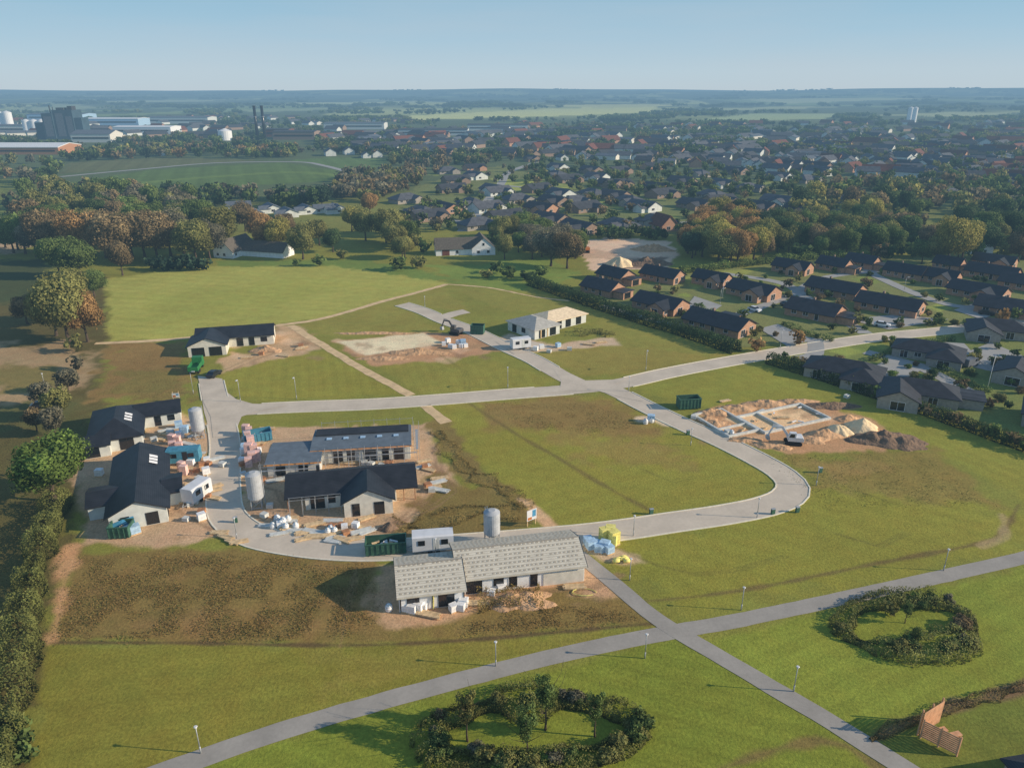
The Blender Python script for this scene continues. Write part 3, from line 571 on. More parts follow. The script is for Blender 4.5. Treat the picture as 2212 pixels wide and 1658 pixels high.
def pip(x,y,poly):
    c=False; n=len(poly)
    for i in range(n):
        a=poly[i]; b=poly[(i+1)%n]
        if (a[1]>y)!=(b[1]>y) and x<(b[0]-a[0])*(y-a[1])/(b[1]-a[1])+a[0]: c=not c
    return c
def inpoly(poly):
    xs_=[p[0] for p in poly]; ys_=[p[1] for p in poly]
    while True:
        x=R.uniform(min(xs_),max(xs_)); y=R.uniform(min(ys_),max(ys_))
        if pip(x,y,poly): return x,y
TOWN=[(640,300),(1100,272),(2212,266),(2400,330),(2212,400),(1600,370),(1150,340),(900,335),(700,330)]
TS=[]
for i in range(620):
    px,py=inpoly(TOWN) if i%6 else inpoly([(-60,305),(-60,262),(600,255),(900,262),(640,300)]); TS.append((px,py,R.uniform(1.,1.6),R.choice([rad(-50),rad(40),rad(-20),rad(70)])+R.uniform(-.2,.2),R.choice([0,1,2,2,2,0,4,2,0,2])))
TS.sort(key=lambda t:-t[1])
for px,py,s,a,k in TS[:185]:
    x,y=G(px,py); o=mk(fars[k],'house',None,(x,y,float(hz(x,y))),a,(s*1.15,1.3,1.25)); props(o,'distant town house with pitched roof among trees','house','houses of the distant town')
mats=['dimwhite','dgrey','brick','redroof','brickd','plaster','blueroof','lgrey']
mb=MB()
for px,py,s,a,k in TS[185:]:
    x,y=G(px,py); z=float(hz(x,y)); b,w_,r_=farm[k]; c_,s_=math.cos(a),math.sin(a); q=1.6
    o=len(mb.v); mb.v+=[(x+(p[0]*c_*s-p[1]*s_)*q,y+(p[0]*s_*s+p[1]*c_)*q,z+p[2]*1.5) for p in b.v]; mb.f+=[tuple(i+o for i in f) for f in b.f]; mb.m+=[mats.index(w_) if m==0 else mats.index(r_) for m in b.m]
o=mb.obj('town_houses',[mt[q] for q in mats]); props(o,'mass of distant town houses with grey and red roofs','houses',kind='stuff')
for px,py,s in((800,338,1.2),(780,340,1.),(345,335,1),(700,335,1.3),(740,332,1.3),(1200,345,1)):
    x,y=G(px,py); o=mk(fars[0],'house',None,(x,y,0),rad(-70),(s,s,s)); props(o,'distant town house with pitched roof among trees','house','houses of the distant town')
fm=building('farmhouse','old white farmhouse with thatched roof and white gable','house',(462,556),(520,560),[(0,0,9,16,'y',2.8,43),(9.2,6,28,14,'x',2.5,38)],'white','thatch',[(0,'F',1.5,.8,1.2,1.2,'w'),(0,'F',4.5,.8,1.2,1.2,'w'),(0,'F',3.5,3.6,1.,1.,'w'),(0,'R',1.5,.8,1.2,1.2,'w')])
fm=building('farmhouse','white farmhouse with grey thatched roof and red barn doors','house',(942,553),(1060,549),[(0,0,20,9,'x',2.8,38),(14.5,-1.5,24,12,'y',2.9,40)],'white','thatch',[(1,'F',2,.8,1.2,1.2,'w'),(1,'F',6,.8,1.2,1.2,'w'),(1,'F',4.2,3.8,1.,1.2,'w'),(0,'F',8,.8,1.2,1.2,'w')])
mb=MB(); mb.box(2.5,-.08,.05,5.5,-.01,2.3); mb.obj('barn_door',[mt['redroof']],fm)
fm=building('farmhouse','small white house with steep gable among trees','house',(2090,548),(2130,550),[(0,0,9,12,'y',2.8,42)],'white','redroof',[(0,'F',2,.8,1.2,1.2,'w'),(0,'F',5.5,.8,1.2,1.2,'w')])
KEEP=[]
def shed(label,px0,px1,py,dep,hh,wall,roof,pitch=8,name='warehouse'):
    a=G(px0,py); b=G(px1,py); L=b[0]-a[0]; e=building(name,label,'industrial building',a,b,[(0,0,L,dep,'x',hh,pitch,dict(th=.6))],wall,roof,px=False); e.location.z=float(hz(*a))*.8
    KEEP.append((px0-5,px1+5,py))
    mb=MB(); mb.box(L*.04,-.25,hh*.45,L*.96,-.03,hh*.65)
    mb.obj('window_band',[mt['glass']],e)
shed('large warehouse with white roof and brown walls',-60,128,334,45,7,'rust','wrap')
shed('long pale industrial hall',245,370,290,40,10,'wrap','wrap',4)
shed('grey industrial hall with low roof',155,240,308,35,10,'plaster','blueroof',14)
shed('long grey warehouse at the town edge',860,1010,293,40,8,'concrete','dgrey',4)
shed('pale warehouse at the town edge',1010,1140,283,40,9,'dimwhite','dgrey',4)
shed('low grey hall beside chimneys',590,680,302,35,10,'brickd','dgrey',4)
shed('long industrial hall in town',-100,60,288,40,11,'plaster','blueroof',4)
shed('pale blue industrial hall',180,300,272,50,12,'bluew','wrap',4); shed('long low white hall',320,450,268,50,12,'dimwhite','blueroof',4); shed('grey industrial hall with low roof',700,830,280,40,10,'concrete','blueroof',4); shed('low dark red hall beside chimneys',575,625,296,30,10,'redroof','dgrey',4); shed('pale industrial hall in the far town',60,180,262,60,13,'bluew','blueroof',4)
e=top('factory','tall blue-grey factory block with stepped roof structures','industrial building',(*G(100,302),0),rad(4)); KEEP.append((90,185,302))
mb=MB(); mb.box(0,0,0,14,30,34); mb.box(14.05,2,0,40,30,38); mb.box(-12,3,0,-.1,25,22); mb.box(40.05,4,0,50,25,28); mb.obj('wall',[mt['teal']],e)
mb=MB(); mb.box(18,6,38.01,28,16,41); mb.box(32,8,38.01,38,20,43); mb.tube((8,10,34),(8,10,44),.8,.8,8); mb.tube((12,10,34),(12,10,42),.6,.6,8); mb.obj('roof_structure',[mt['dgrey']],e)
for x0,x1,z1 in((2,12,30),(17,27,34),(30,38,30)): mb=MB(); y=-.2 if x0<14 else 1.8; mb.box(x0,y,4,x1,y+.15,z1); mb.obj('facade_panel',[mt['blueroof']],e)
for px in(557,573):
    e=top('chimney','tall dark slender industrial chimney above the trees','chimney',(*G(px,303),0)); mb=MB(); mb.tube((0,0,0),(0,0,43),2.3,1.8,14); mb.tube((0,0,43),(0,0,44),2.1,2.1,14); mb.obj('shaft',[mt['carb']],e,True)
    mb=MB(); mb.tube((0,0,30),(0,0,30.5),2.6,2.6,14); mb.obj('platform',[mt['steel']],e)
def tank(label,px,py,r,h,n=1,name='storage_tank'):
    e=top(name,label,'tank',(*G(px,py),0)); mb=MB(); KEEP.append((px-12,px+20,py))
    for i in range(n): mb.tube((i*2.0*r,0,0),(i*2.0*r,0,h),r,r,20); mb.tube((i*2.0*r,0,h),(i*2.0*r,0,h+r*.35),r,r*.15,20)
    mb.obj('shell',[mt['wrap']],e)
    mb=MB(); mb.tube((-r-.5,0,0),(-r-.5,0,h+2),.4,.4,6); mb.tube((-r-.5,0,h+2),(r*(2.1*n-1),0,h+2),.3,.3,6); mb.obj('ladder',[mt['steel']],e)
tank('white cylindrical storage tank in the industrial area',488,303,9,12)
tank('pale grain silos in the industrial area',5,285,7,30,2,'grain_silo'); tank('pale grain silos in the industrial area',62,290,6,20,3,'grain_silo')
tank('pair of tall pale grain silos above the town',1962,266,5,30,2,'grain_silo')
# ---------------- foliage ----------------
def cards(P,Nn,size,bias=1.,asp=.7):
    n=len(P); r=rng.normal(size=(n,3)); nn=Nn*bias+r*.6; nn/=np.linalg.norm(nn,axis=1)[:,None]+1e-9
    t=np.cross(nn,rng.normal(size=(n,3))); t/=np.linalg.norm(t,axis=1)[:,None]+1e-9; b=np.cross(nn,t)
    s=(size*rng.uniform(.6,1.3,n))[:,None]; V=np.stack([P-t*s,P-b*s*asp,P+t*s,P+b*s*asp],1).reshape(-1,3)
    return V,np.arange(4*n).reshape(n,4)
def crown(nc,nk,size,rx=4.3,rz=3.9,cz=6.1,seed=0,rmin=1.2,rmax=2.1,lo=.75,vb=.68):
    c=rng.normal(size=(nk,3)); c/=np.linalg.norm(c,axis=1)[:,None]; c*=(rng.uniform(.05,1.,nk)**.6*.74)[:,None]; c*=np.array([rx,rx,rz])
    cr=rng.uniform(rmin,rmax,nk); k=rng.integers(0,nk,nc); d=rng.normal(size=(nc,3)); d/=np.linalg.norm(d,axis=1)[:,None]
    P=c[k]+d*(cr[k]*rng.uniform(.55,1.06,nc))[:,None]; P[:,2]=np.where(P[:,2]<-rz*lo,-rz*lo+rng.uniform(-.5,.5,nc),P[:,2])
    o=P/np.array([rx,rx,rz]); on=o/(np.linalg.norm(o,axis=1)[:,None]+1e-6); Nn=d*.7+on*.6
    V,Q=cards(P+np.array([0,0,cz]),Nn,size)
    v=np.clip(vb+.25*o[:,2]+.25*(np.linalg.norm(o,axis=1)-.8)+rng.uniform(-.18,.18,nc)+(rng.uniform(-.18,.18,nk))[k],.28,1.4)  # leaves darker low and inside the crown: shade put into their colour
    return V,Q,np.repeat(v,4)
def trunk(hh=10,r=.28,seed=0,limbs=7,bare=False):
    mb=MB(); rr=random.Random(seed); p=Vector((0,0,0)); top_=hh*(.62 if not bare else .8)
    segs=5; pts=[p.copy()]
    for i in range(segs): p=p+Vector((rr.uniform(-.12,.12),rr.uniform(-.12,.12),top_/segs)); pts.append(p.copy())
    for i in range(segs): mb.tube(pts[i],pts[i+1],r*(1-i/segs*.75)*(1.25 if i==0 else 1),r*(1-(i+1)/segs*.75),7)
    for i in range(limbs):
        b=pts[2+i%3]; a=rr.uniform(0,6.28); e=b+Vector((math.cos(a)*2.4,math.sin(a)*2.4,rr.uniform(1.2,2.8))); mb.tube(b,e,r*.4,r*.12,5)
        mb.tube(e,e+Vector((math.cos(a+.6),math.sin(a+.6),1.2)),r*.14,.02,4)
    return mb.mesh('trunk',[mt['bark']])
TP={}
def tproto(key,nc,nk,size,n=3,tr_=None,**kw):
    L=[]
    for s in range(n):
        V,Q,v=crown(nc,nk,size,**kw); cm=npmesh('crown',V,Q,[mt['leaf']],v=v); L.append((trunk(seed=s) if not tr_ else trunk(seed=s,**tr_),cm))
    TP[key]=L
tproto('big',20000,52,.21,4,rmin=1.1,rmax=2.1); tproto('mid',5000,30,.34,4,rmin=1.2,rmax=2.1); tproto('young',2600,20,.15,rx=1.7,rz=3.9,cz=6.0,rmin=.5,rmax=.9,tr_=dict(r=.16)); tproto('bush',3400,18,.3,rx=5,rz=4.2,cz=4.4,rmin=1.6,rmax=2.5)
tproto('shrub',1700,14,.55,4,rx=5.2,rz=4.6,cz=4.0,rmin=1.6,rmax=2.8,lo=.85,tr_=dict(hh=6,r=.4,limbs=9))
L=[]
for s in range(2):
    n=3600; z=rng.uniform(.05,1,n); a=rng.uniform(0,6.28,n); rr=(1-z)*2.4*(.75+.3*np.sin(z*60))*rng.uniform(.5,1.1,n)+.1
    P=np.stack([np.cos(a)*rr,np.sin(a)*rr,z*10],1); V,Q=cards(P,np.stack([np.cos(a),np.sin(a),np.full(n,.5)],1),.22); v=np.repeat(.5+.3*z+rng.uniform(-.15,.2,n),4); L.append((trunk(seed=s,limbs=3),npmesh('crown',V,Q,[mt['leaf']],v=v)))  # foliage darker towards the ground, shade painted into the leaf tone
TP['fir']=L
PAL={'dg':(58,70,42),'g':(78,88,48),'lg':(84,98,46),'ol':(100,96,56),'br':(102,86,62),'or':(124,96,62),'ye':(122,112,60),'fi':(44,58,44),'gr':(90,84,68)}
trees=[]
def tr(px,py,h,w=1.,kind='mid',pal='g'):
    x,y=G(px,py); trees.append((x,y,h,w,kind,pal))
tr(120,1080,11.5,1.3,'big','lg'); tr(150,742,19,.95,'big','ol'); tr(190,738,14,.9,'big','or'); tr(122,725,14,.95,'big','ol'); tr(160,700,16,.95,'big','ol')
tr(130,600,15,1.1,'big','g'); tr(175,600,14,1.1,'big','g'); tr(205,640,9,1.1,'big','g'); tr(265,595,12.5,.85,'big','br')
for i,px in enumerate((30,55,80,105,130,155,180,205,230,258,286,314,342,370,398,426,454,478)): tr(px,572-R.uniform(0,26),R.uniform(15,20),1.08,'big',R.choice(['br','br','ol','ol','gr','or','g']))
for i in range(9): tr(332+i*13.5,586-R.uniform(0,3),R.uniform(6,8.5),1.1,'fir','fi')
for px,py,h,w,k,p in((575,545,15,.8,'big','or'),(605,548,15,.9,'big','ye'),(655,560,14,1,'big','ol'),(720,545,10,1,'big','dg'),(690,575,6,1.2,'bush','g'),(640,575,4,1.3,'bush','g'),(760,500,12,1,'big','ye'),(790,520,15,1,'big','ol'),(835,525,16,1,'big','ol'),(800,465,12,1,'mid','or'),(870,560,9,1.2,'big','ol'),(860,585,7,1.3,'bush','g'),(905,580,7,1.3,'bush','ol'),(530,500,14,1,'big','br'),(560,520,14,1,'big','or'),(740,560,6,1.2,'bush','ol'),(620,520,13,1,'big','br'),(690,530,12,1,'big','ol'),
  (1190,575,15,1.1,'big','gr'),(1225,580,14,1.1,'big','br'),(1150,560,10,1.1,'big','gr'),(1090,560,10,.9,'mid','ol'),(1120,545,9,1,'mid','g'),(1075,590,6,1.3,'bush','g'),(1100,600,6,1.5,'bush','g'),(1140,605,5,1.5,'bush','dg'),(1050,600,4,1.5,'bush','ol'),(1170,600,6,1.2,'bush','g'),
  (2045,575,19,.9,'big','ye'),(2075,570,17,.9,'big','ye'),(2020,572,12,1,'big','ol'),(1990,570,10,1,'big','g'),(2120,530,15,1,'big','g'),(2180,530,15,1,'big','dg'),(2212,560,15,1,'big','dg'),
  (1720,745,5.5,1.1,'mid','or'),(1632,758,5,1,'mid','or'),(1798,690,4.5,1,'mid','g'),(1850,700,5,1,'mid','ol'),(1400,688,4,1,'mid','br'),(2165,700,6,1,'mid','or'),(2190,690,5,1,'mid','g'),(1875,706,3.6,1,'mid','g'),(1480,690,3,1,'mid','g'),(1945,700,3,1,'mid','g'),(2025,690,3,1.2,'mid','g'),
  (95,880,6,1.,'mid','gr'),(130,905,7,1.,'mid','ol'),(150,850,6,1,'mid','gr'),(165,800,5,1.1,'mid','gr'),(120,940,6,1.,'mid','gr'),(80,930,5,1.,'mid','br'),(165,760,6,1,'mid','ol'),(60,700,9,1.1,'big','br'),
  (1010,1600,8.,.85,'young','ol'),(1178,1575,9.,.85,'young','g'),(1138,1635,8.,.85,'young','g'),(1285,1590,7.2,.85,'young','g'),(1955,1345,3.8,1,'young','g'),(1973,1395,3.4,1,'young','g'),(1925,1330,2.8,1,'young','ol'),
  (2060,385,5,1,'mid','g')): tr(px,py,h,w,k,p)
for i in range(9): tr(R.uniform(10,60),1570+i*12,2.2,1.3,'bush','g')
for i in range(26): 
    t=i/25; px=1690+t*520; py=790+t*190; tr(px+R.uniform(-5,5),py-R.uniform(4,10),R.uniform(2,4.2),1,'mid',R.choice(['g','ol','br','dg']))
for i in range(60):
    px,py=inpoly([(1290,650),(1500,600),(1900,570),(2212,560),(2212,690),(1780,730),(1600,740)]); tr(px,py,R.uniform(2,4.2),1.15,'mid',R.choice(['g','ol','dg','br']))
for i in range(24):
    px,py=inpoly([(1740,790),(1900,740),(2212,720),(2212,900),(2000,870)]); tr(px,py,R.uniform(1.8,3.6),1.1,'mid',R.choice(['g','ol','dg','br']))
def wood(poly,n,h0,h1,pals,w=1.,kind='mid',town=False):
    for i in range(n):
        px,py=inpoly(poly)
        if any(pip(px,py,f) or pip(px,py-5,f) for f in FIELDS): continue
        if any(a<px<b and c-2<py<c+14 for a,b,c in KEEP): continue
        tr(px,py,R.uniform(h0,h1),w*R.uniform(.85,1.2),kind,R.choice(pals))
MX=['dg','dg','g','g','ol','gr','fi','br']; DK=['dg','dg','dg','g','fi','g','ol','g']
wood([(60,430),(200,430),(470,450),(480,520),(300,545),(60,540)],60,13,17,['br','gr','ol','ol','g','dg'])
wood([(-60,470),(60,440),(110,540),(20,560),(-60,560)],16,9,14,MX)
wood([(215,470),(260,425),(480,420),(700,430),(700,452),(480,448),(300,468)],120,9,13,['dg','dg','g','fi','gr'])
wood([(-60,355),(90,350),(215,395),(210,440),(120,430),(60,400),(-60,390)],45,10,16,['ol','gr','br','g','dg'])
wood([(700,425),(730,385),(850,372),(965,355),(970,372),(880,410),(820,440),(760,440)],95,9,14,['gr','gr','br','ol'])
wood([(820,500),(860,490),(900,520),(930,560),(870,570),(830,545)],14,8,13,['ol','g','ye'])
wood([(1065,520),(1180,505),(1240,520),(1250,560),(1180,560),(1070,540)],24,8,12,['gr','ol','g'])
wood([(1475,575),(1490,500),(1560,480),(1640,505),(1650,560),(1600,575)],50,10,15,['or','ye','ye','fi','ol'])
wood([(1640,565),(1640,500),(1760,500),(1950,515),(2040,540),(2212,505),(2300,560),(2212,568),(1900,560)],100,8,13,['dg','g','ol','dg','br'])
wood([(1700,470),(1760,415),(1950,400),(2060,440),(2000,500),(1850,500),(1740,495)],100,9,14,['ol','g','dg','br','ye'])
wood([(2060,500),(2100,470),(2212,460),(2350,480),(2300,530),(2120,540)],40,10,15,['g','dg','ol'])
wood([(1950,440),(1980,380),(2212,330),(2400,360),(2300,460),(2080,470)],170,9,14,['ol','g','br','gr','dg'])
wood([(830,500),(960,400),(1080,360),(1420,400),(1900,430),(1900,490),(1470,510),(1250,515)],300,3,8,['dg','g','ol','br','gr','dg'])
wood([(1100,400),(1150,335),(1700,340),(2212,330),(2100,400),(1600,430)],520,5,9,DK+['br','ol'])
wood([(620,345),(860,330),(1150,330),(1150,350),(960,362),(700,350)],120,8,13,MX)
wood([(150,345),(240,322),(420,318),(640,325),(640,345),(420,342),(200,352)],160,9,15,MX+['or','ye'])
wood([(-60,350),(-60,325),(150,328),(240,322),(160,348)],30,8,13,MX)
wood([(1270,510),(1400,505),(1480,520),(1300,518)],20,4,8,['g','dg'])
# clumped tree masses in the town and beyond
for i in range(230):
    cx_,cy_=inpoly([(-100,322),(-100,262),(700,255),(1200,262),(2300,262),(2350,340),(2212,345),(1100,335),(640,330),(300,320)]); ww=R.uniform(20,90); hh_=R.uniform(2,7); pl=R.choice([['dg','dg','g'],['g','ol','g'],['dg','fi'],['ol','br','g'],['dg','g','gr']])
    wood([(cx_-ww,cy_),(cx_,cy_-hh_),(cx_+ww,cy_),(cx_,cy_+hh_)],R.randint(8,26),7,13,pl,1.15)
wood([(-100,318),(-100,262),(700,255),(1200,262),(2300,262),(2350,340),(2212,345),(1100,335),(640,330),(300,318)],900,5,9,MX,1.1)
for i in range(90):
    cx_,cy_=inpoly([(-100,264),(-100,232),(900,228),(2300,236),(2300,266)]); ww=R.uniform(40,140); hh_=R.uniform(1,3.5); pl=R.choice([['dg','dg','g'],['g','ol','g'],['dg','fi'],['dg','g']])
    wood([(cx_-ww,cy_),(cx_,cy_-hh_),(cx_+ww,cy_),(cx_,cy_+hh_)],R.randint(10,26),9,15,pl,1.6)
def strips(n,y0,y1,ln):
    for i in range(n):
        px=R.uniform(-80,2300); py=R.uniform(y0,y1); m=R.randint(4,ln)
        for k in range(m):
            q=(px+k*R.uniform(4,8),py+R.uniform(-.4,.4))
            if any(pip(q[0],q[1],f) or pip(q[0],q[1]-3,f) for f in FIELDS): continue
            tr(*q,R.uniform(10,20),R.uniform(2,3.4),'mid',R.choice(['dg','dg','fi','g']))
strips(150,208,236,16)
trees_=sorted(trees,key=lambda t:-t[2]/(math.hypot(t[0],t[1])+20))
LB={'dg':'dark green','g':'green','lg':'fresh green','ol':'olive green','br':'brown autumn','or':'orange autumn','ye':'yellowing','fi':'dark','gr':'sparse grey-brown'}
near=trees_[:296]; far=trees_[296:]
def place_tree(x,y,h,w,k,pal,nm,label,cat,grp,kk=1.55):
    tm,cm=TP[k][R.randrange(len(TP[k]))]; e=top(nm,label,cat,(x,y,0),R.uniform(0,6.28),grp)
    s=h/10.; e.scale=(s*w,s*w,s); mk(tm,'trunk',e); c=mk(cm,'crown',e); j=R.uniform(.85,1.2); cc=A(*PAL[pal],kk*j); c.color=(*cc,1)
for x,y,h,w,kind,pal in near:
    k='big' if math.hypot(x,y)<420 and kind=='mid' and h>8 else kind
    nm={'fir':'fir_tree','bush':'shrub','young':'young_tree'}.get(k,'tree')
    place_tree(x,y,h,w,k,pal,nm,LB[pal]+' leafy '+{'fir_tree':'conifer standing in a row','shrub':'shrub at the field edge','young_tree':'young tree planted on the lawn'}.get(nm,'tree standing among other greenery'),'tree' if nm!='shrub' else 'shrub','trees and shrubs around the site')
tmpl=[crown(125,14,1.0) for _ in range(5)]
Vs=[];Qs=[];vs_=[];cs=[];o=0
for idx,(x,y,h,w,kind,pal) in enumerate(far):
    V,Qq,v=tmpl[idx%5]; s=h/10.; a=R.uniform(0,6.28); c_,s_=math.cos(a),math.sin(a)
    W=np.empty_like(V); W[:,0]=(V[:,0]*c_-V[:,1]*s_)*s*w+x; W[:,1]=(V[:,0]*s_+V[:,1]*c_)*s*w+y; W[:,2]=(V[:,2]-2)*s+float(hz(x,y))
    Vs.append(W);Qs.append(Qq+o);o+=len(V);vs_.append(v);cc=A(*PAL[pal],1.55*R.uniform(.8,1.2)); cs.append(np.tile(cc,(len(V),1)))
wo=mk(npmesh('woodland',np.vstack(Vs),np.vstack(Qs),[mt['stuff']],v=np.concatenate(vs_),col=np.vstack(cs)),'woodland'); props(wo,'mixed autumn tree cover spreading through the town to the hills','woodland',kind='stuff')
def hedge(label,pts,wd,hh,rgb,dens=14,size=.26,closed=False,step=1.,lump=.35,k=1.45,name='hedge',wn=2.2):
    P=smooth_path([G(*p) for p in pts],step,closed); n=len(P); tot=int(dens*n*step*(wd+2*hh)); i=rng.integers(0,n-1 if not closed else n,tot); f=rng.uniform(0,1,tot)
    nx=P[(i+1)%n]; b=P[i]+(nx-P[i])*f[:,None]; d=nx-P[i]; d/=np.linalg.norm(d,axis=1)[:,None]+1e-9; nr_=np.stack([-d[:,1],d[:,0]],1)
    a=rng.uniform(-.25,math.pi+.25,tot); lum=1+lump*(vn(b[:,0],b[:,1],wn,3)-.5)*2; rr=rng.uniform(.75,1.05,tot)*lum
    ca=np.sign(np.cos(a))*np.abs(np.cos(a))**.6; off=ca*wd/2*rr*(1+lump*.6*(vn(b[:,0]+np.sign(ca)*40,b[:,1],1.6,13)-.5)*2); z=np.clip(np.maximum(np.sin(a),0)**.6*hh*rr*(1+lump*.8*(vn(b[:,0]+off,b[:,1]+off,1.1,19)-.5)),.05,None)
    z=np.where(rng.uniform(0,1,tot)<.3,rng.uniform(.1,1,tot)*z,z)
    Pp=np.stack([b[:,0]+nr_[:,0]*off,b[:,1]+nr_[:,1]*off,z],1); Nn=np.stack([nr_[:,0]*np.cos(a),nr_[:,1]*np.cos(a),np.sin(a)],1)
    V,Qq=cards(Pp,Nn,size); v=np.clip(.5+.45*z/hh+rng.uniform(-.14,.14,tot)+.5*(vn(b[:,0]+off,b[:,1],1.5,8)-.5),.2,1.4)  # leaf tone darker low in the hedge, painted-in shade plus random variation
    o=mk(npmesh(name,V,Qq,[mt['leaf']],v=np.repeat(v,4)),name); o.color=(*A(*rgb,k),1); props(o,label,'hedge'); return o
hedge('clipped dark hedge bordering the estate gardens',[(1147,614),(1250,650),(1370,690),(1480,724),(1590,762)],4.,3.2,(52,64,38),22,.22,lump=.15)
hedge('dark green hedge along the villa gardens',[(1660,782),(1800,826),(1950,876),(2080,922),(2212,970),(2300,1000)],3.,2.4,(56,66,38),28,.17,lump=.15)
hedge('tall leafy hedge beside the dirt strip',[(-6,1750),(12,1600),(36,1450),(60,1320),(82,1220),(108,1140),(128,1090)],3.3,3.,(86,86,46),60,.13,lump=.5)
hedge('thin hedge by the play lawn',[(1880,1600),(1960,1562),(2080,1522),(2212,1484),(2300,1455)],1.1,.6,(96,82,52),80,.08,lump=.7)
hedge('row of garden shrubs behind villas',[(1470,590),(1600,575),(1750,560),(1900,555)],3,2.6,(84,94,50),10,.3)
hedge('weedy bank of dry plants beside the dirt',[(860,1142),(960,1120),(1050,1100),(1130,1108)],4.2,.5,(112,94,56),34,.09,lump=.8)
hedge('weedy strip of dry plants along the plot edge',[(945,930),(985,990),(1040,1035),(1110,1070),(1135,1100)],2.8,.4,(116,98,58),30,.09,lump=.8)
hedge('mound overgrown with dry weeds by the house',[(1030,1300),(1100,1295),(1170,1290)],4.2,1.3,(118,100,60),45,.1,lump=.5)
hedge('heap of weeds next to the pale roofed house',[(1245,722),(1290,718),(1320,726)],4,1.3,(102,96,54),18,.15,lump=.5)
for pts in([(2080,700),(2212,735),(2300,750)],[(1690,700),(1760,728),(1800,738)],[(1880,780),(1960,750),(2060,735)],[(1500,660),(1560,690),(1600,712)],[(1700,650),(1760,672),(1800,690)],[(1600,612),(1660,630),(1700,642)],[(1880,648),(1940,668),(1980,682)],[(2020,790),(2090,830),(2140,850)]): hedge('low green hedge between estate gardens',pts,1.4,1.4,(70,82,44),14,.18)
# planting rings: ragged low hedge mass plus individual shrubs and young trees
RC=[(945,1568),(1040,1532),(1150,1518),(1260,1522),(1345,1544),(1378,1580),(1340,1620),(1220,1645),(1090,1650),(980,1645),(925,1615)]
hedge('ragged ring of low olive shrubs on the lawn',RC,3.1,1.25,(94,92,50),85,.1,True,lump=.75,wn=3.)
cx,cy,rx_,ry_=1957,1352,140,55
RR=[(cx+rx_*math.cos(rad(a)),cy+ry_*math.sin(rad(a))) for a in range(0,360,26)]
hedge('irregular ring of low olive shrubs round a small lawn',RR,3.,1.15,(98,96,54),70,.11,True,lump=.7,wn=3.)
def ring_shrubs(ctl,n,h0,h1,pals,jit=.7):
    P=smooth_path([G(*p) for p in ctl],.25,True); m=len(P)
    for i in range(n):
        x,y=P[int(R.random()*m)]; h=R.uniform(h0,h1); place_tree(x+R.gauss(0,jit),y+R.gauss(0,jit),h,R.uniform(.9,1.5),'shrub',R.choice(pals),'shrub','rounded autumn shrub in a planting ring on the lawn','shrub','shrubs planted in rings on the lawn',1.35)
ring_shrubs(RC,30,1.2,2.3,['ol','ol','g','g','lg','gr','ol','br']); ring_shrubs(RR,26,1.,2.,['ol','ol','g','gr','ol','lg','br'])
for i in range(90):
    px,py=inpoly([(1290,640),(1500,600),(1900,570),(2212,560),(2212,690),(1780,730),(1600,735)]) if i%3 else inpoly([(1760,780),(1900,735),(2212,710),(2212,920),(2000,870)])
    x,y=G(px,py); place_tree(x,y,R.uniform(1.2,2.4),R.uniform(1.,1.6),'shrub',R.choice(['g','dg','ol','lg','br']),'shrub','rounded garden shrub beside estate houses','shrub','garden shrubs on the estate',1.4)
def weeds(label,polys,size,rgb,zz=.12):
    Ps=[];
    for poly,n in polys:
        for i in range(n):
            x,y=G(*inpoly(poly)); x+=R.gauss(0,.6); y+=R.gauss(0,.6)
            if float(vn(x,y,2.4,12))>.15+R.random()*.45: Ps.append((x,y))
    P=np.array(Ps); P=np.hstack([P,rng.uniform(.0,zz,(len(P),1))]); V,Qq=cards(P,np.tile((0.,0.,.7),(len(P),1)),size); 
    v=rng.uniform(.5,1.2,len(P)); o=mk(npmesh('weeds',V,Qq,[mt['leaf']],v=np.repeat(v,4)),'weeds'); o.color=(*A(*rgb,1.1),1); props(o,label,'weeds',kind='stuff')
MD=[(175,1205),(560,1200),(790,1225),(820,1335),(735,1382),(122,1378)]
weeds('dry brown weeds scattered over rough meadow',[(MD,26000),([(1020,1345),(1110,1305),(1360,1325),(1380,1340),(1000,1370)],4000),([(245,750),(375,745),(410,800),(390,860),(210,862)],2500),([(1040,872),(1250,860),(1400,915),(1300,940),(1080,918)],3000)],.085,(122,98,60))
weeds('green weeds scattered over rough meadow',[(MD,9000),([(-100,880),(180,900),(150,1180),(100,1380),(-100,1380)],6000),([(1660,985),(1980,975),(2150,1090),(1780,1095)],4000),([(1060,878),(1320,890),(1390,928),(1180,930)],1500)],.085,(98,94,50))
def lamp(h,road_):
    e=top('street_lamp','slim grey lamp post with small head beside the '+('street' if road_ else 'footpath'),'street lamp',group='street lamps along streets and paths')
    mb=MB(); mb.tube((0,0,0),(0,0,.9),.08,.08,8); mb.tube((0,0,.9),(0,0,h),.06,.045,8); mb.obj('pole',[mt['steel']],e,True)
    mb=MB()
    if road_: mb.tube((0,0,h),(.5,0,h+.08),.04,.04,6); mb.box(.35,-.13,h+.03,1.0,.13,h+.17)
    else: mb.tube((0,0,h-.1),(0,0,h+.12),.1,.13,10); mb.tube((0,0,h+.12),(0,0,h+.18),.2,.15,12)
    mb.obj('lamp_head',[mt['wframe']],e); return e
lp,lr=lamp(3.4,False),lamp(5.1,True)
for i,(px,py) in enumerate([(434,1626),(1071,1438),(1393,1421),(1601,1317),(1714,1493),(1360,1253),(2038,1232),(1368,1157),(1635,1118),(1492,962),(1763,1048),(512,1162),(942,1208),(98,838),(918,664),(1358,845)]): clone(lp,G(px,py),R.uniform(0,6))
for px,py,a in((641,862,-90),(1097,838,-90),(1395,800,-90),(418,850,0),(1952,632,0),(1555,658,0),(1685,752,-90),(1853,462,0),(1290,470,0),(1200,420,0),(520,868,-90)): clone(lr,G(px,py),rad(a))
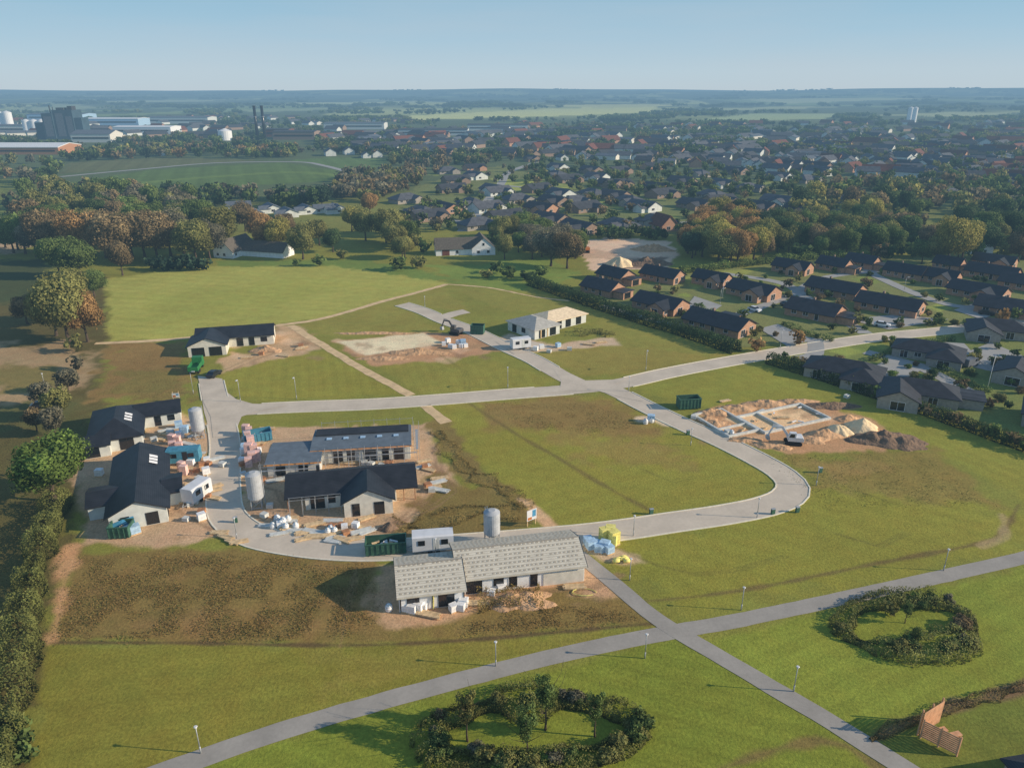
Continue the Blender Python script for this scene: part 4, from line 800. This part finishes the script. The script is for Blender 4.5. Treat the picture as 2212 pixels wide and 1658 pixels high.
drop(lp); drop(lr)
def silo(px,py,h=6.1):
    e=top('silo','grey cylindrical mortar silo on steel legs beside the street','silo',(*G(px,py),0),R.uniform(0,3))
    r=1.2; mb=MB(); mb.tube((0,0,1.9),(0,0,h-.35),r,r,24); mb.tube((0,0,h-.35),(0,0,h),r,.5,24); mb.tube((0,0,.8),(0,0,1.9),.25,r,24)
    for z in(2.0,3.3,4.6): mb.tube((0,0,z),(0,0,z+.06),r+.03,r+.03,24)
    mb.obj('tank',[mt['silo']],e)
    mb=MB()
    for a in(45,135,225,315):
        x,y=1.1*math.cos(rad(a)),1.1*math.sin(rad(a)); mb.beam((x,y,0),(x,y,2.4),.12,.12); b=(1.1*math.cos(rad(a+90)),1.1*math.sin(rad(a+90))); mb.tube((x,y,.2),(b[0],b[1],1.6),.04,.04,5); mb.tube((x,y,.25),(b[0],b[1],.25),.05,.05,5)
    mb.obj('leg_frame',[mt['steel']],e)
    mb=MB(); mb.tube((r+.1,0,.5),(r+.1,0,h),.05,.05,6); mb.tube((r+.1,.35,.5),(r+.1,.35,h),.05,.05,6)
    for z in np.arange(.8,h-.2,.4): mb.tube((r+.1,0,z),(r+.1,.35,z),.025,.025,4)
    mb.obj('ladder',[mt['steel']],e)
silo(431,946,6.4); silo(556,1095,6.4); silo(1063,1172,5.6)
def wagon(px,py,an,L=5.6,mat='paint',label='white site office trailer parked by the street',logo=False):
    e=top('site_trailer',label,'trailer',(*G(px,py),0),rad(an)); W=2.35
    mb=MB(); mb.prismx([(0,.6),(W,.6),(W,2.85),(W-.25,3.0),(.25,3.0),(0,2.85)],0,L); mb.obj('body',[mt[mat]],e)
    mb=MB(); mb.box(L*.5,-.03,.75,L*.5+.85,-.004,2.7); mb.obj('door',[mt['concrete' if mat=='paint' else 'frame']],e)
    for x in(.8,L-1.8): mk(wmesh(1.,.8,'d'),'window',e,(x,-.01,1.6))
    for x in(L*.42,L*.6):
        for y in(.05,W-.3): mb=MB(); mb.tube((x,y,.36),(x,y+.25,.36),.36,.36,14); mb.obj('wheel',[mt['rubber']],e)
    mb=MB(); mb.beam((0,.5,.55),(-1.3,W/2,.5),.1,.1); mb.beam((0,W-.5,.55),(-1.3,W/2,.5),.1,.1); mb.tube((-1.2,W/2,0),(-1.2,W/2,.7),.05,.05,6); mb.box(0,.1,.45,L,W-.1,.6); mb.obj('drawbar',[mt['steel']],e)
    if logo:
        mb=MB(); mb.add([(L*.7,-.02,1.9),(L*.76,-.02,2.3),(L*.84,-.02,2.45),(L*.82,-.02,2.1),(L*.76,-.02,1.85)],[(0,1,2,3,4)]); mb.box(L*.7,-.022,1.55,L*.95,-.012,1.62); mb.obj('emblem',[mt['ggreen']],e)
wagon(892,1200,8,5.9,logo=True); wagon(420,1095,72,4.6); wagon(1108,758,20,5); wagon(362,1008,10,5.5,'blue','blue site wagon standing on the bare yard')
def skip(px,py,an,L=6,mat='green',label='green open-top waste skip on the verge',hh=1.9,name='waste_skip'):
    e=top(name,label,'skip',(*G(px,py),0),rad(an)); W=2.4; mb=MB()
    mb.box(0,0,.18,L,W,.3); 
    mb.add([(0,0,.3),(L,0,.3),(L,0,hh),(0,0,hh),(0,.08,.3),(L,.08,.3),(L,.08,hh),(0,.08,hh)],[(0,1,2,3),(7,6,5,4),(3,2,6,7),(0,3,7,4),(1,5,6,2)])
    mb.box(0,W-.08,.3,L,W,hh); mb.box(0,.081,.3,.08,W-.081,hh-.1); mb.box(L-.08,.081,.3,L,W-.081,hh-.1)
    for i in range(int(L/.75)+1):
        x=min(.05+i*.75,L-.12)
        mb.box(x,-.09,.2,x+.1,-.003,hh-.1); mb.box(x,W+.003,.2,x+.1,W+.09,hh-.1)
    mb.obj('body',[mt[mat]],e); mb=MB()
    mb.box(-.06,-.1,hh+.003,L+.06,.1,hh+.12); mb.box(-.06,W-.1,hh+.003,L+.06,W+.1,hh+.12); mb.box(-.06,.101,hh+.003,.1,W-.101,hh+.12); mb.box(L-.1,.101,hh+.003,L+.06,W-.101,hh+.12); mb.obj('rim',[mt[mat]],e)
    mb=MB()
    for i in range(14): x,y=R.uniform(.4,L-1.4),R.uniform(.4,W-.5); mb.beam((x,y,R.uniform(.7,1.4)),(x+R.uniform(.5,1.3),y+R.uniform(-.4,.4),R.uniform(.7,1.5)),.3,.15,R.randrange(3))
    mb.obj('waste',[mt['timber'],mt['wrap'],mt['rust']],e)
skip(790,1203,8,5.8); skip(1468,886,8,4.6,hh=2.3); skip(530,962,25,5.,'blue','skip loaded with timber boards beside the street')
skip(1016,722,-10,3.6,label='green container beside the excavator',hh=2.4); skip(235,1165,5,3.,label='dark green skip against the white gable')
def excavator(px,py,an,mat,label,s=1.):
    e=top('excavator',label,'excavator',(*G(px,py),0),rad(an)); e.scale=(s,s,s)
    for y in(-1.2,.7):
        mb=MB(); mb.prism([(-1.7,.25),(-1.4,0),(1.4,0),(1.7,.25),(1.7,.55),(1.4,.8),(-1.4,.8),(-1.7,.55)],y,y+.5); mb.obj('track',[mt['rubber']],e)
    mb=MB(); mb.tube((0,0,.6),(0,0,1.),.7,.7,14); mb.prism([(-1.9,1.),(1.2,1.),(1.2,1.4),(-.2,1.9),(-1.7,1.9),(-1.95,1.6)],-1.15,1.15); mb.obj('body',[mt[mat]],e)
    mb=MB(); mb.prism([(-.3,1.45),(1.15,1.42),(1.25,2.),(.9,2.8),(-.3,2.8)],.2,1.12); mb.box(-.35,.15,2.803,.95,1.17,2.88); mb.obj('cab',[mt[mat]],e)
    for y in(.185,1.125): mb=MB(); mb.prism([(0,1.9),(1.1,1.9),(.85,2.65),(0,2.65)],y,y+.012); mb.obj('cab_window',[mt['glass']],e)
    mb=MB(); mb.beam((.9,-.3,1.4),(2.5,-.3,3.6),.3,.5); mb.beam((2.4,-.3,3.55),(4.3,-.3,3.5),.28,.4); mb.obj('boom',[mt[mat]],e)
    mb=MB(); mb.beam((4.2,-.3,3.7),(5.1,-.3,1.5),.24,.3); mb.tube((3.,-.3,3.9),(4.4,-.3,4.),.07,.07,6); mb.obj('stick',[mt[mat]],e)
    mb=MB(); mb.prism([(4.8,1.5),(5.4,1.5),(5.6,.9),(5.2,.5),(4.6,.6)],-.75,.15); mb.obj('bucket',[mt['steel']],e)
excavator(985,722,150,'dmach','dark grey excavator with raised boom beside the soil pad',.95)
excavator(1712,958,170,'paint','small white excavator digging by the foundations',.9)
excavator(1263,545,100,'orangep','orange excavator on the sandy construction site',1.3)
def car(px,py,an,mat,label,van=False,name='car'):
    e=top(name,label,'van' if van else 'car',(*G(px,py),.05),rad(an)); mb=MB()
    if van: prof=[(-2.4,.35),(2.4,.35),(2.45,1.),(1.9,1.25),(1.3,2.05),(-2.3,2.1),(-2.4,1.9)]
    else: prof=[(-2.1,.3),(2.1,.3),(2.15,.7),(1.9,.88),(1.,.98),(-1.8,1.),(-2.12,.9)]
    mb.prism(prof,-.88,.88); mb.obj('body',[mt[mat]],e)
    mb=MB(); 
    if van: mb.prism([(1.35,1.25),(1.85,1.25),(1.35,1.95)],-.89,.89); mb.prism([(.3,1.25),(1.2,1.25),(1.15,1.9),(.3,1.9)],-.885,.885)
    else: mb.prism([(-1.75,.98),(1.05,.97),(.35,1.42),(-1.2,1.42)],-.74,.74)
    mb.obj('windscreen',[mt['glass']],e)
    if not van: mb=MB(); mb.box(-1.15,-.7,1.42,.3,.7,1.46); mb.obj('car_roof',[mt[mat]],e)
    for x in(-1.35,1.35):
        for y in(-.9,.7): mb=MB(); mb.tube((x,y,.32),(x,y+.2,.32),.33,.33,14); mb.obj('wheel',[mt['rubber']],e)
car(463,812,80,'carb','black car parked at the end of the street')
car(1905,705,-30,'paint','white car parked on an estate driveway'); car(2095,790,30,'blueroof','grey van parked beside a villa',True,'van'); car(1700,660,20,'carb','dark car parked between bungalows'); car(2130,680,-30,'carb','dark car parked between bungalows')
car(1630,672,-58,'paint','white car parked between bungalows'); car(92,880,20,'carb','dark car beside the shrubs')
e=top('truck','green truck with open load bed by the garage','truck',(*G(425,800),.05),rad(100)); mb=MB(); mb.box(-3.4,-1.15,.95,1.3,1.15,1.2); mb.box(-3.4,-1.15,1.2,-3.3,1.15,2.); mb.box(-3.3,-1.15,1.2,1.2,-1.08,2.); mb.box(-3.3,1.08,1.2,1.2,1.15,2.); mb.obj('load_bed',[mt['ggreen']],e)
mb=MB(); mb.prism([(1.5,.6),(3.4,.6),(3.45,1.6),(3.2,2.7),(1.5,2.75)],-1.15,1.15); mb.obj('cab',[mt['ggreen']],e); mb=MB(); mb.box(-3.2,-.5,.6,1.5,.5,.94); mb.obj('chassis',[mt['rubber']],e)
mb=MB(); mb.add([(3.47,-1,1.65),(3.47,1,1.65),(3.24,1,2.5),(3.24,-1,2.5)],[(0,1,2,3)]); mb.obj('windscreen',[mt['glass']],e)
for x in(-2.4,-1.2,2.4):
    for y in(-1.1,.8): mb=MB(); mb.tube((x,y,.5),(x,y+.3,.5),.5,.5,14); mb.obj('wheel',[mt['rubber']],e)
def pallet(mat,hh,nm,label):
    e=top(nm,label,'building material',group='building materials on the sites'); mb=MB()
    for y in(0,.45,.9): mb.box(0,y,0,1.2,y+.1,.1)
    for x in(0,.28,.56,.84,1.08): mb.box(x,0,.1,x+.12,1.,.13)
    mb.obj('pallet',[mt['timber']],e); mb=MB(); z=.14
    while z<hh: mb.box(.03+R.uniform(0,.03),.03,z,1.15+R.uniform(0,.03),.97,z+.32); z+=.335
    mb.obj('load',[mt[mat]],e); return e
def bagp():
    e=top('bulk_bag','filled white bulk bag standing on the dirt','bag',group='building materials on the sites'); mb=MB(); n=10
    for k,(z0,z1,r0,r1) in enumerate(((0,.3,.42,.52),(.3,.7,.52,.5),(.7,.95,.5,.3),(.95,1.1,.3,.12))): mb.tube((0,0,z0),(0,0,z1),r0,r1,n)
    mb.obj('sack',[mt['wrap']],e,True); mb=MB()
    for a in(0,90,180,270): x,y=.4*math.cos(rad(a)),.4*math.sin(rad(a)); mb.tube((x,y,.8),(x*.6,y*.6,1.25),.03,.03,4)
    mb.obj('strap',[mt['bluep']],e); return e
def plankp(mat='timber'):
    e=top('plank_stack','loose stack of timber planks lying on the ground','building material',group='building materials on the sites'); mb=MB()
    for x in(.4,2.): mb.box(x,0,0,x+.1,1.,.1)
    mb.obj('bearer',[mt['rust']],e); mb=MB()
    for i in range(4):
        for j in range(5): mb.box(R.uniform(-.3,.1),j*.2,.101+i*.06,2.6+R.uniform(-.2,.4),j*.2+.17,.15+i*.06)
    mb.obj('plank',[mt[mat]],e); return e
pp=pallet('pink',1.6,'brick_pallet','tall stack of pink wrapped bricks on a pallet'); pw=pallet('wrap',1.,'wrapped_pallet','white wrapped building blocks on a pallet'); pb=pallet('bluew',.9,'wrapped_pallet','pale blue wrapped goods on a pallet'); py_=pallet('yellow',1.5,'insulation_pallet','yellow insulation packs stacked on a pallet'); pc=pallet('concrete',.8,'block_pallet','grey concrete blocks stacked on a pallet'); pr_=pallet('rust',.7,'brick_pallet','brown bricks stacked on a pallet')
bg=bagp(); pk=plankp(); pk2=plankp('concrete')
def scat(pr,lst,j=4,s=1.):
    for px,py in lst: q=s*R.uniform(.85,1.1); clone(pr,G(px+R.uniform(-j,j)*.3,py),R.uniform(-.5,.7),(q,q,q))
def rnd(poly,n): return [inpoly(poly) for _ in range(n)]
YA=[(395,960),(452,960),(455,1050),(380,1060)]; YB=[(560,1120),(760,1135),(790,1165),(640,1172)]; YC=[(700,1005),(930,1000),(940,1045),(910,1100),(905,1020)]; YD=[(512,950),(570,950),(575,1060),(515,1060)]; YE=[(300,960),(350,940),(420,905),(440,930),(400,960)]; YF=[(370,1060),(450,1060),(455,1140),(370,1150)]; YG=[(500,775),(560,765),(660,735),(640,760),(540,780)]
scat(pp,[(362,960),(376,962),(366,975),(380,978),(388,1028),(384,1018),(528,955),(534,968),(528,985),(540,985),(536,1003),(546,1000),(530,1012),(532,945),(524,940)],4,1.15)
scat(pw,[(865,1322),(878,1325),(890,1320),(905,1318),(985,1320),(975,1326),(990,1312),(1050,1290),(1075,1283),(955,748),(968,752),(978,755),(990,752),(1003,752),(985,744),(965,742),(1150,758),(1165,755),(1110,740),(430,1128),(205,1030),(1065,1205),(1030,1212)]+rnd(YA,3)+rnd(YB,3)+rnd(YD,4)+rnd(YE,4)+rnd(YF,2),4)
scat(pb,[(1270,1192),(1285,1196),(1300,1198),(1276,1184),(1292,1188),(1262,1180),(1312,1200),(995,746),(1398,912),(270,1160),(283,1158),(1205,752)]+rnd(YE,2)+rnd(YD,2),3,1.2); scat(py_,[(1300,1175),(1312,1178),(1306,1168),(1322,1182)],3,1.15); scat(pc,[(470,1008),(1225,758),(1180,762),(560,1118),(575,1100),(420,1040),(345,1000),(1490,905),(1570,940),(1830,862)]+rnd(YC,4)+rnd(YD,3)+rnd(YE,3)+rnd(YF,3),4)
scat(pr_,rnd(YA,3)+rnd(YB,4)+rnd(YC,4)+rnd(YD,4)+rnd(YE,2)+rnd(YF,3)+rnd(YG,2),4)
scat(bg,[(600,1125),(612,1130),(622,1126),(606,1138),(618,1142),(590,1140),(714,1145),(722,1150),(708,1152),(640,1140),(1140,750),(1395,915),(1408,912),(840,1318),(1580,938),(395,945)],4)
scat(pk,[(470,1160),(485,1170),(500,1178),(455,1155),(640,1158),(660,1165),(690,1155),(720,1165),(740,1172),(370,1085),(405,1060),(520,775),(600,770),(1260,745),(1290,742),(760,1140),(330,950),(345,940),(905,1002),(1680,905),(560,930),(1560,870),(1220,1275),(780,1128),(640,1172),(900,1330),(1010,1310)]+rnd(YA,3)+rnd(YB,7)+rnd(YC,5)+rnd(YD,2)+rnd(YF,3)+rnd(YG,2),4)
scat(pk2,[(620,1150),(655,1150),(675,1160),(345,935),(360,930),(560,1140),(1085,1290),(1640,895),(700,1172),(585,1160),(410,985),(450,1000),(310,1120),(580,1045),(700,1130)]+rnd(YB,5)+rnd(YC,3)+rnd(YE,3),4)
for q in(pp,pw,pb,py_,pc,pr_,bg,pk,pk2): drop(q)
e=top('insulation_roll','bright yellow bags and rolls heaped by the path','building material',(*G(1335,1212),0)); mb=MB()
for i in range(9): x,y=R.uniform(-.8,.8),R.uniform(-.6,.6); mb.tube((x,y,.25),(x+.9,y+.2,.28),.26,.26,10)
mb.obj('roll',[mt['yellow']],e,True)
mb=MB(); 
for i in range(10): a=i*.55; mb.tube((1.6*math.cos(a),.8*math.sin(a),.08+.01*i),(1.6*math.cos(a+.55),.8*math.sin(a+.55),.09+.01*i),.06,.06,5)
o=mb.obj('hose',[mt['yellow']]); o.location=(*G(1262,1280),0); props(o,'coil of yellow plastic hose on the dirt','hose')
def sign(px,py,an,label,w=1.8,h=1.3):
    e=top('site_sign',label,'sign',(*G(px,py),0),rad(an))
    for x in(.1,w-.2): mb=MB(); mb.box(x,0,0,x+.1,.1,2.4); mb.obj('post',[mt['timber']],e)
    mb=MB(); mb.box(0,-.05,1.0,w,-.004,1.+h); mb.obj('board',[mt['paint']],e); mb=MB(); mb.box(.15,-.062,1.1,w*.5,-.053,1.55); mb.obj('orange_panel',[mt['orangep']],e); mb=MB(); mb.box(w*.55,-.062,1.5,w-.15,-.053,1.+h-.15); mb.obj('blue_panel',[mt['bluep']],e)
sign(1138,1138,35,'white site sign with orange and blue panels on two posts',1.8,1.8); sign(374,868,10,'small white sign on posts at the street corner',1.5,1.)
def heap(name,label,px,py,rx,ry,h,mat,seed):
    n,m=36,14; V=[];Fc=[]; x0,y0=G(px,py)
    for j in range(m+1):
        for i in range(n):
            a=2*math.pi*i/n; r=j/m; q=1+.28*(float(vn(math.cos(a)*2+seed,math.sin(a)*2+seed,.8,seed))-.5)*2
            x=math.cos(a)*rx*r*q; y=math.sin(a)*ry*r*q; rg=.5 if mat!='sand' else .15; z=h*(1-r)**.9*(1+rg*(float(vn(x+seed*9,y,1.2,seed))-.5)*1.6+rg*.6*(float(vn(x+seed*9,y,.5,seed))-.5)) - (.1 if j==m else 0)
            V.append((x,y,z))
    for j in range(m):
        for i in range(n): Fc.append((j*n+i,j*n+(i+1)%n,(j+1)*n+(i+1)%n,(j+1)*n+i))
    mb=MB(); mb.add(V,Fc); o=mb.obj(name,[mt[mat]],None,True); o.location=(x0,y0,0); props(o,label,'heap')
heap('sand_heap','large pale sand heap beside the foundations',1862,926,3.6,3,2.3,'sand',1); heap('sand_heap','smaller sand heap beside the foundations',1810,932,3,2.5,1.7,'sand',2)
heap('soil_heap','dark dug soil spread in a long heap',1900,950,7,3.5,1.7,'soil',3); heap('soil_heap','dark dug soil spread in a long heap',1945,958,5,3,1.2,'soil',4); heap('soil_heap','dark dug soil spread in a long heap',1800,878,6,2,1.,'soil',5)
for i,(px,py,rx,ry,h) in enumerate(((1545,893,4,2,1.1),(1590,882,4,2,1.),(1650,872,5,2,1.),(1720,868,5,1.6,.8),(1545,915,3,1.6,.7),(1610,950,3.5,1.5,.7),(1750,950,4,2,.9),(1780,940,4,2,1.2),(1660,962,4,1.5,.6),(1530,905,2,1,.6),(1690,968,2,1,.5),(1830,905,3,1.5,.8))): heap('dirt_heap','rough heap of excavated dirt round the foundations',px,py,rx,ry,h,'dirt',6+i)
heap('soil_heap','heap of dug earth by the new house',575,757,4,2.2,1.4,'dirt',20); heap('soil_heap','small heap of dark earth on the yard',838,1140,1.5,1.2,1.2,'soil',21); heap('soil_heap','banked earth at the edge of the levelled pad',905,762,9,2,1.1,'dirt',22); heap('soil_heap','banked earth at the edge of the levelled pad',830,775,7,1.5,.8,'dirt',23); heap('soil_heap','banked earth at the edge of the levelled pad',810,720,12,1.,.5,'dirt',29)
heap('sand_heap','big sand heap on the distant construction site',1338,572,6,5,3.6,'sand',24); heap('soil_heap','dark rubble heap on the distant construction site',1400,570,9,5,2.5,'soil',25); heap('soil_heap','rubble heap on the distant construction site',1410,540,9,5,2.5,'dirt',26); heap('dirt_heap','bank of dry earth under weeds by the house',1110,1296,5,2.4,1.,'dirt',27)
e=top('foundation','pale concrete foundation walls of a new house in dug dirt','foundation',(*G(1652,938),0),math.atan2(G(1795,906)[1]-G(1652,938)[1],G(1795,906)[0]-G(1652,938)[0])); mb=MB()
def ring(x0,y0,x1,y1,w=.4,h=.5):
    mb.box(x0,y0,0,x1,y0+w,h); mb.box(x0,y1-w,0,x1,y1,h); mb.box(x0,y0+w,0,x0+w,y1-w,h); mb.box(x1-w,y0+w,0,x1,y1-w,h)
Lf=math.hypot(G(1795,906)[0]-G(1652,938)[0],G(1795,906)[1]-G(1652,938)[1])
ring(0,0,Lf,8.5); ring(-7.5,1.5,-.01,13); mb.box(5,.41,.0,5.3,8.09,.45); mb.box(-7,5,0,-.42,5.3,.45); mb.obj('foundation_wall',[mt['concrete']],e)
for i in range(10): mb=MB(); x,y=R.uniform(-7,Lf-1),R.uniform(.6,7.5); mb.beam((x,y,.3),(x+R.uniform(.5,2),y+R.uniform(-1,1),.3),.25,.2,0); mb.obj('formwork_board',[mt['timber' if i%2 else 'wrap']],e)
e=top('play_tower','brown timber play structure with tall slatted walls and benches','playground equipment',(*G(1985,1590),0),rad(15)); mb=MB(); e.scale=(1.2,1.2,1.2)
for i in range(12): mb.beam((0,.0,.35+i*.2),(2.7,.7,.35+i*.2),.05,.15)
for x,y in((0,.12),(1.35,.45),(2.7,.8)): mb.box(x-.06,y,0,x+.06,y+.12,2.8)
mb.obj('slatted_wall',[mt['slat']],e); mb=MB()
for i in range(9): mb.beam((0,-.15,.25+i*.2),(1.5,-2.5,.25+i*.2),.05,.15)
for q in((0,-.15),(.75,-1.3),(1.5,-2.5)): mb.box(q[0]-.06,q[1]-.06,0,q[0]+.06,q[1]+.06,2.1)
mb.obj('low_slatted_wall',[mt['slat']],e)
for x,y in((1.2,-.5),(2.0,-1.2)):
    mb=MB(); mb.box(x,y,.45,x+1.3,y+.5,.53); mb.box(x+.05,y+.05,0,x+.15,y+.45,.45); mb.box(x+1.15,y+.05,0,x+1.25,y+.45,.45); mb.obj('bench',[mt['slat']],e)
for px,py,h in((2132,842,8),(1560,645,6),(1075,412,8)):
    e=top('flagpole','tall white flagpole in a garden','flagpole',(*G(px,py),0)); mb=MB(); mb.tube((0,0,0),(0,0,h),.07,.04,8); mb.obj('pole',[mt['paint']],e,True); mb=MB(); mb.tube((0,0,h),(0,0,h+.15),.08,.08,8); mb.obj('finial',[mt['paint']],e)
for px,py in((1404,1112),(1667,1112),(1484,940),(505,1130),(1720,1108),(1770,1022)):
    e=top('utility_cabinet','small dark green utility cabinet on the verge','cabinet',(*G(px,py),0),.3,'utility cabinets on the verges'); mb=MB(); mb.box(0,0,.05,.6,.35,.95); mb.obj('cabinet_body',[mt['green']],e); mb=MB(); mb.prismx([(-.05,.953),(.4,.953),(.4,1.0),(.175,1.06),(-.05,1.0)],-.04,.64); mb.obj('lid',[mt['steel']],e)
# ---------------- light, sky, camera ----------------
el=rad(21); az=rad(96)
sv=Vector((math.sin(az)*math.cos(el),math.cos(az)*math.cos(el),math.sin(el)))
sd=D.lights.new('sun','SUN'); sd.energy=5.; sd.angle=rad(.5); sd.color=(1,.84,.64); so=mk(sd,'sun'); so.rotation_euler=sv.to_track_quat('Z','Y').to_euler()
W=D.worlds.new('World'); SC.world=W; W.use_nodes=True; nt=W.node_tree; nt.nodes.clear()
sk=N(nt,'ShaderNodeTexSky',sky_type='NISHITA'); sk.sun_disc=False; sk.sun_elevation=el; sk.sun_rotation=az; sk.altitude=100; sk.air_density=1; sk.dust_density=.3; sk.ozone_density=2
bgN=N(nt,'ShaderNodeBackground'); bgN.inputs[1].default_value=.1; ow=N(nt,'ShaderNodeOutputWorld')
tc=N(nt,'ShaderNodeTexCoord'); sx=N(nt,'ShaderNodeSeparateXYZ'); nt.links.new(tc.outputs['Generated'],sx.inputs[0])
cr=N(nt,'ShaderNodeValToRGB'); nt.links.new(sx.outputs['Z'],cr.inputs[0]); E=cr.color_ramp.elements
def rc(e,p,c): e.position=p; e.color=(lin(c[0]),lin(c[1]),lin(c[2]),1)
rc(E[0],0,(184,201,212)); rc(E[1],1,(74,112,156)); rc(E.new(.022),.022,(182,203,216)); rc(E.new(.06),.06,(164,196,216)); rc(E.new(.11),.11,(144,186,211)); rc(E.new(.35),.35,(100,142,180))
sc=N(nt,'ShaderNodeVectorMath',operation='SCALE'); nt.links.new(cr.outputs[0],sc.inputs[0]); sc.inputs['Scale'].default_value=10.3
m0=N(nt,'ShaderNodeMix',data_type='RGBA'); m0.inputs['Factor'].default_value=.06; nt.links.new(sc.outputs[0],m0.inputs['A']); nt.links.new(sk.outputs[0],m0.inputs['B'])
mp=N(nt,'ShaderNodeMapping'); mp.inputs['Scale'].default_value=(1,1,9); n=N(nt,'ShaderNodeTexNoise'); n.inputs['Scale'].default_value=2.2; n.inputs['Detail'].default_value=6
nt.links.new(tc.outputs['Generated'],mp.inputs[0]); nt.links.new(mp.outputs[0],n.inputs['Vector']); mr=N(nt,'ShaderNodeMapRange'); nt.links.new(n.outputs[0],mr.inputs[0]); mr.inputs[1].default_value=.42; mr.inputs[2].default_value=.75; mr.inputs[3].default_value=0; mr.inputs[4].default_value=.35
mx=N(nt,'ShaderNodeMix',data_type='RGBA'); nt.links.new(mr.outputs[0],mx.inputs['Factor']); nt.links.new(m0.outputs['Result'],mx.inputs['A']); mx.inputs['B'].default_value=(5.2,5.8,6.4,1)
nt.links.new(mx.outputs['Result'],bgN.inputs[0]); nt.links.new(bgN.outputs[0],ow.inputs[0])
cd=D.cameras.new('camera'); cd.sensor_width=36; cd.lens=36*F/2212; cd.clip_end=40000; cd.clip_start=1; co=mk(cd,'camera'); co.location=(0,0,H); co.rotation_euler=(math.pi/2-TH,0,0); SC.camera=co
SC.view_settings.view_transform='Standard'; SC.view_settings.look='None'; SC.view_settings.exposure=0
